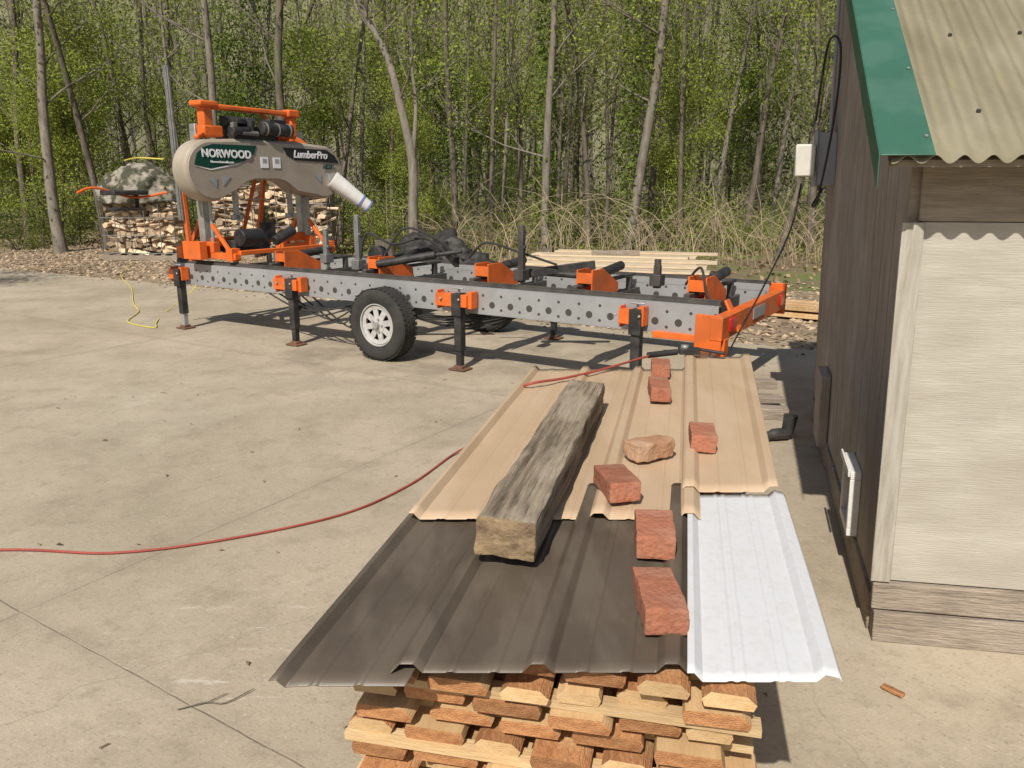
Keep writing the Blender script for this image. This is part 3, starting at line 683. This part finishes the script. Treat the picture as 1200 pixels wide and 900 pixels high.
text('NORWOOD',.27,1.955,.115,textw,'lettering',0,.004,1.0)
text('LumberPro',1.49,1.985,.12,textw,'lettering',.25,.003,1.0)
text('HD36',1.78,1.85,.075,greenmat,'lettering',.2,.003)
text('Norwoodsawmills.com',.2,1.87,.032,textw,'lettering',0,.001)
m=MB()
m.box((-3.5,.2,2.30),(.12,.12,.34)); m.box((-3.5,.25,2.2),(.14,.25,.12)); m.box((-3.5,.78,2.46),(.08,1.35,.06)); m.box((-3.5,1.42,2.30),(.1,.09,.34)); m.box((-3.5,1.42,2.465),(.14,.18,.09)); m.box((-3.5,.2,2.48),(.2,.24,.06))
m.beam((-3.5,.2,2.2),(-3.42,.0,2.12),.06,.05); m.box((-3.36,1.2,2.19),(.05,.3,.05)); m.beam((-3.5,1.42,2.2),(-3.4,1.55,2.1),.08,.06); m.box((-3.62,.8,2.17),(.05,1.3,.05))
m.beam((-3.5,.95,2.44),(-3.5,1.4,2.2),.04,.04)
m.obj('engine_frame',orange,head,bevel=.018)
m=MB(); m.box((-3.5,.75,2.2),(.35,.6,.14)); m.cyl((-3.3,.78,2.25),(-3.3,1.22,2.25),.07,n=20); m.cyl((-3.5,.42,2.31),(-3.5,.72,2.31),.065,n=16); m.cyl((-3.3,.38,2.2),(-3.3,.6,2.22),.045,n=14)
m.box((-3.4,1.05,2.34),(.18,.25,.05)); m.cyl((-3.32,.66,2.2),(-3.32,.66,2.33),.04,n=12); m.box((-3.3,.5,2.31),(.06,.12,.05))
for k in range(6): m.box((-3.5,.5+.05*k,2.33),(.3,.012,.07))
m.obj('engine',black,head,bevel=.008)
m=MB(); m.cyl((-3.28,.5,2.19),(-3.28,.72,2.19),.025,n=12); m.box((-3.31,.42,2.26),(.05,.06,.07)); m.obj('engine_fitting',dullsteel,head,bevel=.004)
for k in range(3):
    m=MB(); m.lathe([(.072,-.008),(.076,-.008),(.076,.008),(.072,.008)],(-3.3,.83+k*.17,2.25),n=24); m.obj('air_filter_clamp',steel,head)
m=MB(); P0=Vector((-3.28,1.84,1.70)); P1=Vector((-3.0,2.18,1.36)); pts=[];rr=[]
for k in range(25):
    t=k/24; pts.append(P0.lerp(P1,t)); rr.append(.115-.04*t+(.004 if k%2 else 0))
m.tube(pts,rr,24,mi=0); pe=P0.lerp(P1,.97); m.cyl(pe,P1+(P1-P0)*.01,.086,n=24,mi=1); pe=P0.lerp(P1,.76); m.cyl(pe,P0.lerp(P1,.80),.094,n=24,mi=1); m.obj('sawdust_chute',[white,blue],head)
for ly in (.45,1.25):
    m=MB(); m.box((-3.43,ly,1.5),(.05,.05,.5)); m.box((-3.43,ly,1.27),(.05,.14,.06)); m.obj('blade_guide',steel,head,bevel=.004)
m=MB(); m.box((-3.43,.85,1.47),(.03,1.6,.004)); m.obj('blade',steel,head)
m=MB(); m.tube(smoothpts([(-3.8,-.15,1.9),(-3.95,-.35,1.91),(-3.95,-.5,1.88)],6),.008,8); m.obj('push_handle',yel,mill)
m=MB(); m.tube(smoothpts([(-3.8,-.15,1.55),(-3.95,-.45,1.5),(-4.05,-.8,1.6),(-4.05,-1.0,1.55)],6),.014,8); m.obj('push_handle',orange,mill)
m=MB(); m.box((-3.95,-.55,1.55),(.26,.4,.05)); m.box((-3.95,-.55,1.38),(.2,.35,.03)); m.box((-3.95,-.42,1.46),(.04,.04,.15)); m.obj('control_panel',black,mill,bevel=.02)

# ------------------------------------------------------------------ lumber stack with sheets
E=Vector((.2164,.9763,0)); Rr=Vector((.9763,-.2164,0)); SO=Vector((-.335,1.31,0))
WD=[.09,.12,.105,.13,.08,.125,.11,.115]; TH=.0285
def board_mesh(seed,wd,th,L):
    rnd=random.Random(seed); vs=[];n=16;fs=[]
    bev=[rnd.choice([.004,.016,.024]),rnd.choice([.003,.014])]; mid=[rnd.uniform(.003,.008),rnd.uniform(.003,.008)]
    dz=[rnd.uniform(-.0015,.0015) for _ in range(4)]
    for i in range(n+1):
        y=L*i/n; a=wd/2+.005*noise.noise(Vector((seed,y*5,0))); b=wd/2+.005*noise.noise(Vector((seed+7,y*5,0)))
        vs+=[(-a+.004,y,0),(b-.004,y+.002,0),(b+.001,y+.001,th*.45),(b-bev[0],y,th+dz[0]),(-a+bev[1],y,th+dz[1]),(-a-.001,y,th*.5)]
        if i<n:
            o=i*6
            for k in range(6): fs.append((o+k,o+(k+1)%6,o+6+(k+1)%6,o+6+k))
    mb=MB(); mb.add(vs,fs,0); o=n*6
    mb.add([vs[k] for k in range(6)],[tuple(range(6))],1); mb.add([vs[o+k] for k in range(6)],[tuple(range(6))[::-1]],1)
    return mb.mesh('board',[wood_fresh if seed%3 else wood_red,wood_red if seed%4 else wood_fresh],smooth=False)
bm_=[board_mesh(k,WD[k],TH,2.3) for k in range(8)]
ang=math.atan2(-.2164,.9763)
stk,pitch=.0168,.0465; lay=16; z0=.03
stm=MB(); stm.box((.385,0,stk/2),(.77,.034,stk)); stme=stm.mesh('sticker',[wood_stick],smooth=False)
for L in range(lay):
    z=z0+L*pitch
    for k,l in enumerate((.085,.62,1.2,1.78,2.15)):
        if k==0 and L in (14,11): l=.015
        o=bpy.data.objects.new('stacking_strip',stme); p=SO+E*(l+random.uniform(-.008,.008))+Rr*random.uniform(-.01,.02); o.location=(p.x,p.y,z); o.rotation_euler=(0,0,ang+random.uniform(-.008,.008)); COL.objects.link(o)
        tag(o,'pale thin wooden strip between stacked boards','wood strip','stickers in the lumber stack')
    a=random.uniform(.0,.04)
    while a<.75:
        k=random.randrange(8); wd=WD[k]
        if a+wd>.815: break
        o=bpy.data.objects.new('board',bm_[k]); p=SO+Rr*(a+wd/2)+E*random.uniform(-.022,.02); o.location=(p.x,p.y,z+stk+.0003); o.rotation_euler=(0,0,ang+random.uniform(-.004,.004)); COL.objects.link(o)
        tag(o,'rough sawn board with reddish brown end in the stack' if k%4 else 'rough sawn board with pale end in the stack','board','boards in the lumber stack')
        a+=wd+random.uniform(.008,.03)
for l in (.15,1.15,2.1):
    m=MB(); c=SO+E*l+Rr*.41; m.box((c.x,c.y,.0145),(.9,.09,.029),Matrix.Rotation(ang,3,'Z')); tag(m.obj('timber_bearer',wood_old,bevel=.004),'flat timber bearer under the lumber stack','timber')
top=z0+lay*pitch
def sheet(name,nl,width,length,z,mat,label,ribs,droopl=0,droopr=0,seed=0,widen=0,nearz=-.003):
    na=max(40,int(width/.003)); nl_=30; vs=[];fs=[]
    hts=[];aa=[]
    for i in range(na+1):
        a=width*i/na; h=0
        for rc in ribs:
            d=abs(a-rc)
            if d<.027: h=max(h,.017*min(1,(.027-d)/.015))
        for rc in ribs:
            for off in (.076,.153,-.076,-.153):
                d=abs(a-(rc+off)) 
                if d<.008: h=max(h,.0022*min(1,(.008-d)/.005))
        hts.append(h); aa.append(a)
    for j in range(nl_+1):
        l=length*j/nl_
        for a,h in zip(aa,hts):
            f=a/width
            zz=z+h+.0018*noise.noise(Vector((a*3+seed*7,l*1.6,seed)))
            if droopl: zz-=droopl*max(0,1-a/.05)**1.3
            if droopr: zz-=droopr*max(0,1-(width-a)/.05)**1.3
            if l<.12: zz+=nearz*(1-l/.12)**2
            p=Vector((nl[0],nl[1],0))+Vector((1,0,0))*a*(1+widen*l/length)+E*l
            vs.append((p.x,p.y,zz))
    for j in range(nl_):
        for i in range(na): fs.append((j*(na+1)+i,j*(na+1)+i+1,(j+1)*(na+1)+i+1,(j+1)*(na+1)+i))
    mb=MB(); mb.add(vs,fs); o=bpy.data.objects.new(name,mb.mesh(name,[mat],ang=12)); COL.objects.link(o); s=o.modifiers.new('thick','SOLIDIFY'); s.thickness=.0012; s.offset=1
    tag(o,label,'metal sheet','loose ribbed metal sheets on the lumber stack'); return o
zt=top+.006
sheet('metal_sheet',(-.418,1.15),.235,1.25,zt,darkm,'narrow dark bronze ribbed metal sheet on lumber stack',[.0],droopl=.006,seed=1)
sheet('metal_sheet',(-.215,1.18),.535,.86,zt+.006,darkm,'dark bronze ribbed metal roofing sheet on lumber stack',[.03,.26,.495],seed=2)
sheet('metal_sheet',(.300,1.15),.268,.84,zt+.0095,whm,'white ribbed metal roofing sheet on lumber stack',[.0,.25],droopr=.012,seed=3)
sheet('metal_sheet',(-.262,1.80),.74,1.68,zt+.016,tanm,'tan ribbed metal roofing sheet on lumber stack',[.0,.24,.48,.71],seed=4)
sheet('metal_sheet',(.465,1.96),.262,1.75,zt+.024,tanm,'narrow tan ribbed metal sheet on lumber stack',[.02,.25],seed=5,widen=.2)
sz=zt+.036
me=rough_box('old_timber',(.135,1.27,.092),[wood_old,wood_end],amp=.0028,sub=60,freq=34,endmat=True,r=.006,low=1.5,grain=.3)
o=bpy.data.objects.new('old_timber',me); COL.objects.link(o); o.location=(.132,2.16,sz+.045); o.rotation_euler=(0,0,-R(13.5)); tag(o,'weathered grey brown timber beam lying on metal sheets','timber')
bl=[(.580,2.93,R(-6),.19,.078,'m',0),(.655,3.3,R(-10),.15,.08,'m',0),(.42,2.23,R(-62),.145,.078,'t',1),(.607,2.33,R(-10),.16,.078,'m',0),(.282,1.94,R(12),.15,.085,'m',2),(.333,1.65,R(-8),.16,.09,'m',0),(.288,1.355,R(-1),.17,.082,'m',3)]
for i,(x,y,r,l,wd,t,s) in enumerate(bl):
    me=rough_box('brick',(wd,l,.055),[brickm if t=='m' else brickt],amp=.0014+(.002 if t=='t' else 0),sub=16,freq=30,seed=i,r=.006,low=2)
    o=bpy.data.objects.new('brick',me); COL.objects.link(o); zb=sz-(.012 if y<1.8 else 0); o.location=(x,y,zb+.0215); o.rotation_euler=(random.uniform(-.02,.02),random.uniform(-.02,.02),r)
    tag(o,'chipped orange brown brick weighing down tan sheet' if t=='t' else 'worn red brick weighing down metal sheets','brick','bricks on the metal sheets')
m=MB(); pts=[(-3.3,3.1,.009),(-2.33,3.2,.009),(-1.81,3.17,.009),(-1.36,3.30,.009),(-.861,3.59,.009),(-.568,3.99,.009),(-.368,4.47,.012),(-.25,4.55,.06),(-.143,4.08,.32),(-.02,3.5,.62),(.05,3.1,sz-.01),(.22,3.19,sz+.0),(.38,3.33,sz+.0),(.55,3.5,sz+.004),(.66,3.6,sz+.01)]
m.tube(smoothpts(pts,10),.0058,8); tag(m.obj('air_hose',hosered),'long red air hose snaking across the concrete','hose')
m=MB(); m.cyl((.65,3.6,sz+.012),(.80,3.64,sz+.02),.015,n=12); m.box((.86,3.655,sz+.022),(.1,.045,.03)); m.cyl((.9,3.66,sz+.03),(1.02,3.60,sz+.02),.009,n=8,mi=0); m.cyl((.84,3.66,sz+.03),(.84,3.66,sz+.05),.02,n=16,mi=1)
tag(m.obj('air_chuck',[black,steel],bevel=.003),'black air tool on the end of the red hose','air tool')
m=MB(); m.tube(smoothpts([(-8.3,17.0,.03),(-7.3,14.4,.03),(-6.2,12.5,.01),(-5.4,10.9,.01),(-4.95,10.1,.01),(-4.7,9.3,.01),(-4.2,8.9,.01),(-4.35,9.3,.01),(-4.6,10.2,.01),(-4.5,11,.3),(-4.3,10.2,1.0)],8),.006,6)
tag(m.obj('extension_cord',yel),'yellow extension cord lying on the concrete','cord')

# ------------------------------------------------------------------ shed
shed=empty('shed',(1.327,2.52,0)); tag(shed,'small weathered shed with corrugated roof and green metal trim','shed')
Wd=Vector((.289,.957,0)); Ad=Vector((.985,-.17,0)); Od=Vector((-.957,.289,0))
def SP(s,a,z,o=0):
    p=Wd*s+Ad*a+Od*o+Vector((0,0,z)); p.x-=.035*z; return p
def sbox(mb,s0,s1,a0,a1,z0,z1,o=0,mi=0,zt=None):
    f=lambda s:(z1 if zt is None else zt(s))
    vs=[SP(s0,a0,z0,o),SP(s1,a0,z0,o),SP(s1,a1,z0,o),SP(s0,a1,z0,o),SP(s0,a0,f(s0),o),SP(s1,a0,f(s1),o),SP(s1,a1,f(s1),o),SP(s0,a1,f(s0),o)]
    mb.add(vs,[(3,2,1,0),(4,5,6,7),(0,1,5,4),(1,2,6,5),(2,3,7,6),(3,0,4,7)],mi)
rz=lambda s:1.66+.6*(s+.22)
m=MB()
s=0.02
while s<2.95:
    s1=min(s+.232,2.95); sbox(m,s,s1-.008,0,.02,.16,0,zt=lambda q:min(rz(q)-.03,3.15)); s=s1
sbox(m,.02,2.94,.012,.05,.16,0,zt=lambda q:min(rz(q)-.05,3.1))
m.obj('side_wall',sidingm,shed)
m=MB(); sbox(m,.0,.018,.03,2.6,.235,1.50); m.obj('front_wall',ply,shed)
m=MB(); sbox(m,.019,.05,.0,2.6,.0,1.75); m.obj('front_backing',brownboard,shed)
m=MB(); sbox(m,-.004,.018,.03,2.6,1.503,1.70); m.obj('fascia',brownboard,shed,bevel=.003)
m=MB(); sbox(m,-.024,-.001,-.022,.045,.235,1.50); m.obj('corner_trim',trimw,shed,bevel=.003)
m=MB(); sbox(m,-.022,.014,-.012,2.6,.125,.228); sbox(m,-.034,.012,-.002,2.6,.0,.118); sbox(m,.05,2.9,-.012,.02,.0,.15); m.obj('base_board',oldboard,shed,bevel=.004)
m=MB(); sbox(m,2.96,2.99,0,2.6,0,3.1); sbox(m,0.05,2.96,2.57,2.6,0,1.7); m.obj('back_wall',sidingm,shed)
m=MB(); vs=[];fs=[];na=430;nl_=12
for j in range(nl_+1):
    s=-.22+2.55*j/nl_
    for i in range(na+1):
        a=-.10+2.75*i/na; z=rz(s)+.028+.012*math.sin(a/.076*2*math.pi); vs.append(SP(s,a,z))
for j in range(nl_):
    for i in range(na): fs.append((j*(na+1)+i,j*(na+1)+i+1,(j+1)*(na+1)+i+1,(j+1)*(na+1)+i))
m.add(vs,fs); o=m.obj('roof',roofm,shed); sm=o.modifiers.new('thick','SOLIDIFY'); sm.thickness=.003
vs=[SP(-.19,-.10,rz(-.19)-.012),SP(-.19,2.62,rz(-.19)-.012),SP(2.33,2.62,rz(2.33)-.012),SP(2.33,-.10,rz(2.33)-.012)]
m=MB(); m.prism(vs,(0,0,.02)); m.obj('roof_deck',brownboard,shed)
m=MB()
a=[SP(-.235,-.135,rz(-.235)+.05),SP(-.235,.015,rz(-.235)+.05),SP(2.33,.015,rz(2.33)+.05),SP(2.33,-.135,rz(2.33)+.05)]
m.prism(a,(0,0,-.004))
a=[SP(-.235,-.139,rz(-.235)+.052),SP(2.33,-.139,rz(2.33)+.052),SP(2.33,-.139,rz(2.33)-.05),SP(-.235,-.139,rz(-.235)-.05)]
m.prism(a,(.004,0,0))
m.obj('green_trim',greenmetal,shed,bevel=.002)
for sq in (-.15,.25,.7,1.2):
    m=MB(); p=SP(sq,.0,rz(sq)+.052); m.cyl(p,p+Vector((0,-.002,.004)),.005,n=8); m.obj('roof_screw',galv,shed)
for sq in (.0,.5,1.0):
    for kk in (2,5,8):
        m=MB(); p=SP(sq,.019+.076*kk,rz(sq)+.042); m.cyl(p,p+Vector((0,-.003,.006)),.007,n=8); m.obj('roof_screw',darksteel,shed)
m=MB(); sbox(m,2.45,2.70,-.11,.0,1.62,1.93); sbox(m,2.44,2.71,-.12,-.11,1.61,1.94); m.obj('grey_electrical_box',greybox,shed,bevel=.006)
m=MB(); sbox(m,2.40,2.56,-.24,-.125,1.67,1.86); m.cyl(SP(2.48,-.2,1.63),SP(2.48,-.2,1.67),.02,n=10); m.obj('beige_electrical_box',beigebox,shed,bevel=.01)
m=MB(); m.cyl(SP(2.6,-.03,1.95),SP(2.6,-.03,2.9),.012,n=8); m.obj('conduit',greybox,shed)
m=MB(); m.tube(smoothpts([SP(2.55,-.06,1.6),SP(2.5,-.12,1.5),SP(2.35,-.1,1.55),SP(2.2,-.05,2.0),SP(2.1,-.05,2.35),SP(2.3,-.1,2.4),SP(2.5,-.13,2.0)],8),.007,6); m.obj('wall_cable',black,shed)
m=MB()
s0,s1,zz0,zz1=.50,.76,.17,.46; aO=-.045
for (a,b,c,d) in ((s0,s1,zz1-.035,zz1),(s0,s1,zz0,zz0+.035),(s0,s0+.035,zz0+.035,zz1-.035),(s1-.035,s1,zz0+.035,zz1-.035)): sbox(m,a,b,aO,-.001,c,d)
sbox(m,s0-.012,s1+.012,aO-.012,aO-.002,zz1-.02,zz1+.012)
m.obj('vent_frame',white,shed,bevel=.003)
m=MB(); sbox(m,s0+.036,s1-.036,-.02,-.003,zz0+.036,zz1-.036); m.obj('vent_flap',galv,shed)
m=MB(); sbox(m,1.85,2.15,-.06,-.002,.12,.55); m.obj('wall_hatch',sidingm,shed,bevel=.008)
m=MB(); m.tube(smoothpts([(1.80,4.93,1.68),(1.80,5.05,1.35),(1.70,5.2,.95),(1.60,5.33,.62),(1.46,5.4,.25),(1.30,5.35,.02),(1.1,5.2,.012)],10),.006,6)
tag(m.obj('power_cable',black),'black power cable hanging from shed electrical box','cable')
for i,(x,y,z,l) in enumerate(((1.86,5.55,.05,.6),(1.88,5.75,.12,.55),(1.84,5.3,.02,.5))):
    m=MB(); m.box((x,y,z+.02),(l*.55,.12,.04+.02*i),Matrix.Rotation(-.1*i,3,'Z')); tag(m.obj('scrap_board',oldboard,bevel=.004),'dark weathered scrap board on ground beside shed','board','scrap boards by the shed')
m=MB(); m.tube(smoothpts([(1.64,4.75,.03),(1.7,4.77,.045),(1.8,4.79,.045)],5),[.03]*5+[.038]*5+[.035],10); m.tube([(1.8,4.79,.05),(1.81,4.79,.12),(1.815,4.79,.17)],[.038,.042,.046],12)
tag(m.obj('rubber_boot',black),'black rubber boot on the ground beside the shed','boot')

# ------------------------------------------------------------------ background things
def firewood_set(cx,cy,wd,h,rot):
    e=empty('wire_crate',(cx,cy,gz(cx,cy)+.02),(0,0,rot)); dp=.9
    tag(e,'wire cage crate on pallet filled with split firewood','crate','firewood crates by the woods')
    m=MB()
    for sy in (-dp/2,0,dp/2): m.box((0,sy,.05),(wd,.09,.1))
    for k in range(7): m.box((-wd/2+.07+k*(wd-.14)/6,0,.115),(.1,dp,.025))
    m.obj('pallet',oldboard,e)
    m=MB(); nv=int(wd/.3)
    for sy in (-dp/2,dp/2):
        for k in range(nv+1): m.cyl((-wd/2+wd*k/nv,sy,.13),(-wd/2+wd*k/nv,sy,h*.93),.009,n=6)
        for k in range(4): m.cyl((-wd/2,sy-.0,.15+(h*.93-.15)*k/3),(wd/2,sy,.15+(h*.93-.15)*k/3),.01,n=6)
    for sx in (-wd/2,wd/2):
        for k in range(5): m.cyl((sx,-dp/2+dp*k/4,.13),(sx,-dp/2+dp*k/4,h*.93),.009,n=6)
        for k in range(4): m.cyl((sx,-dp/2,.15+(h*.93-.15)*k/3),(sx,dp/2,.15+(h*.93-.15)*k/3),.01,n=6)
    m.obj('cage',dullsteel,e)
    m=MB(); z=.14
    m.box((0,.1,.14+(h-.3)/2),(wd-.2,dp-.35,h-.35))
    while z<h+.16:
        x=-wd/2+.07+random.uniform(0,.05)
        lim=wd/2-.05
        if z>h-.12: x+=random.uniform(.1,.3)+(z-h+.12)*.8; lim-=random.uniform(.1,.3)+(z-h+.12)*.8
        while x<lim:
            r=random.uniform(.045,.13); n=random.choice([3,4,4,5,6]); a0=random.uniform(0,6.28)
            L=random.uniform(.3,.45); y0=-dp/2+.02+random.uniform(0,.14)
            if random.random()<.42:
                tl=Vector((random.uniform(.25,.5),random.uniform(-.06,.06),random.uniform(-.14,.14)))
                m.prism([(x,y0+.06+r*.5*math.cos(a0+6.283*k/n),z+r*.5+r*.5*math.sin(a0+6.283*k/n)) for k in range(n)],tl); x+=tl.x*.9
            else:
                tl=Vector((random.uniform(-.1,.1),L,random.uniform(-.06,.06))); sq=random.uniform(.45,1)
                m.prism([(x+r*math.cos(a0+6.283*k/n),y0,z+r*.8+sq*r*math.sin(a0+6.283*k/n)+random.uniform(-.01,.01)) for k in range(n)],tl)
                x+=r*1.6
        z+=.115
    o=m.obj('firewood',firem,smooth=False); o.location=e.location; o.rotation_euler=e.rotation_euler
    tag(o,'split firewood pieces packed in a wire crate','firewood',kind='stuff')
firewood_set(-8.35,18.0,1.75,1.42,R(-6))
firewood_set(-6.55,18.6,1.35,1.75,R(-10))
firewood_set(-5.0,18.8,1.55,1.85,R(-8))
def blob(name,c,dim,mat,label,cat,seed,amp=.18,sub=5,floor=-.25):
    bm=bmesh.new(); bmesh.ops.create_icosphere(bm,subdivisions=sub,radius=1)
    for v in bm.verts:
        n=noise.fractal(v.co*1.6+Vector((seed,0,0)),.8,2.2,5); k=1+amp*n*2
        v.co*=k; v.co.z=max(v.co.z,floor)
        v.co=Vector((v.co.x*dim[0],v.co.y*dim[1],v.co.z*dim[2]))
        f=noise.noise(v.co*7); v.co+=v.normal*abs(f)*.06
    me=bpy.data.meshes.new(name); 
    for f in bm.faces: f.smooth=True
    bm.to_mesh(me); bm.free(); me.materials.append(mat); o=bpy.data.objects.new(name,me); COL.objects.link(o); o.location=c; tag(o,label,cat); return o
blob('camouflage_tarp',(-8.4,17.95,1.42),(.86,.6,.66),camo,'domed camouflage tarp cover over a firewood crate','tarp',11,amp=.1)
blob('black_tarp',(-1.35,13.3,.22),(.7,.6,.6),tarpb,'crumpled black tarp covering a pile on gravel','tarp',5)
blob('black_tarp',(-.65,13.0,.12),(.5,.5,.36),tarpb,'low crumpled black tarp on gravel','tarp',8)
m=MB(); m.tube([(-2.45,15,-.05),(-2.44,15,.2),(-2.45,15,.62)],[.24,.2,.19],16); tag(m.obj('tree_stump',bark),'short grey tree stump on the gravel','stump')
pd=Vector((.96,-.28,0)); pn=Vector((.28,.96,0)); pa=math.atan2(-.28,.96)
for i in range(8):
    c=Vector((1.75,13.3,0))+pn*(i*.42-1.5)+pd*(random.uniform(-.2,.2))
    m=MB(); m.box((0,0,0),(2.9+random.uniform(-.3,.3),.41,.03)); o=m.obj('long_board',panelm,bevel=.003); o.location=(c.x,c.y,.38+(.031 if i%2 else 0)); o.rotation_euler=(0,0,pa+random.uniform(-.02,.02)); tag(o,'long pale sawn board lying on bearers on gravel','board','boards laid out behind the sawmill')
for k in (-1.1,0,1.1):
    c=Vector((1.75,13.3,0))+pd*k; m=MB(); m.box((0,0,.17),(.12,3.3,.37)); o=m.obj('timber_bearer',oldboard,bevel=.006); o.location=(c.x,c.y,.0); o.rotation_euler=(0,0,pa); tag(o,'rough timber bearer under pale boards','timber')
m=MB(); m.box((1.85,13.9,.47),(.85,.14,.08),Matrix.Rotation(-.1,3,'Z')); tag(m.obj('dark_plank',oldboard,bevel=.005),'short dark plank resting on pale boards','plank')
for i in range(6):
    c=Vector((3.9,9.3,0))+N*((i%3)*.2); z=.03+(i//3)*.09+.0
    m=MB(); m.box((0,0,0),(2.6,.17,.06)); o=m.obj('sawn_plank',wood_fresh,bevel=.004); o.location=(c.x,c.y,z+.03); o.rotation_euler=(0,0,math.atan2(-.532,.847)+random.uniform(-.03,.03)); tag(o,'pale sawn plank stacked low on gravel','plank','planks stacked beside the sawmill')
print('DONE',len(bpy.data.objects))
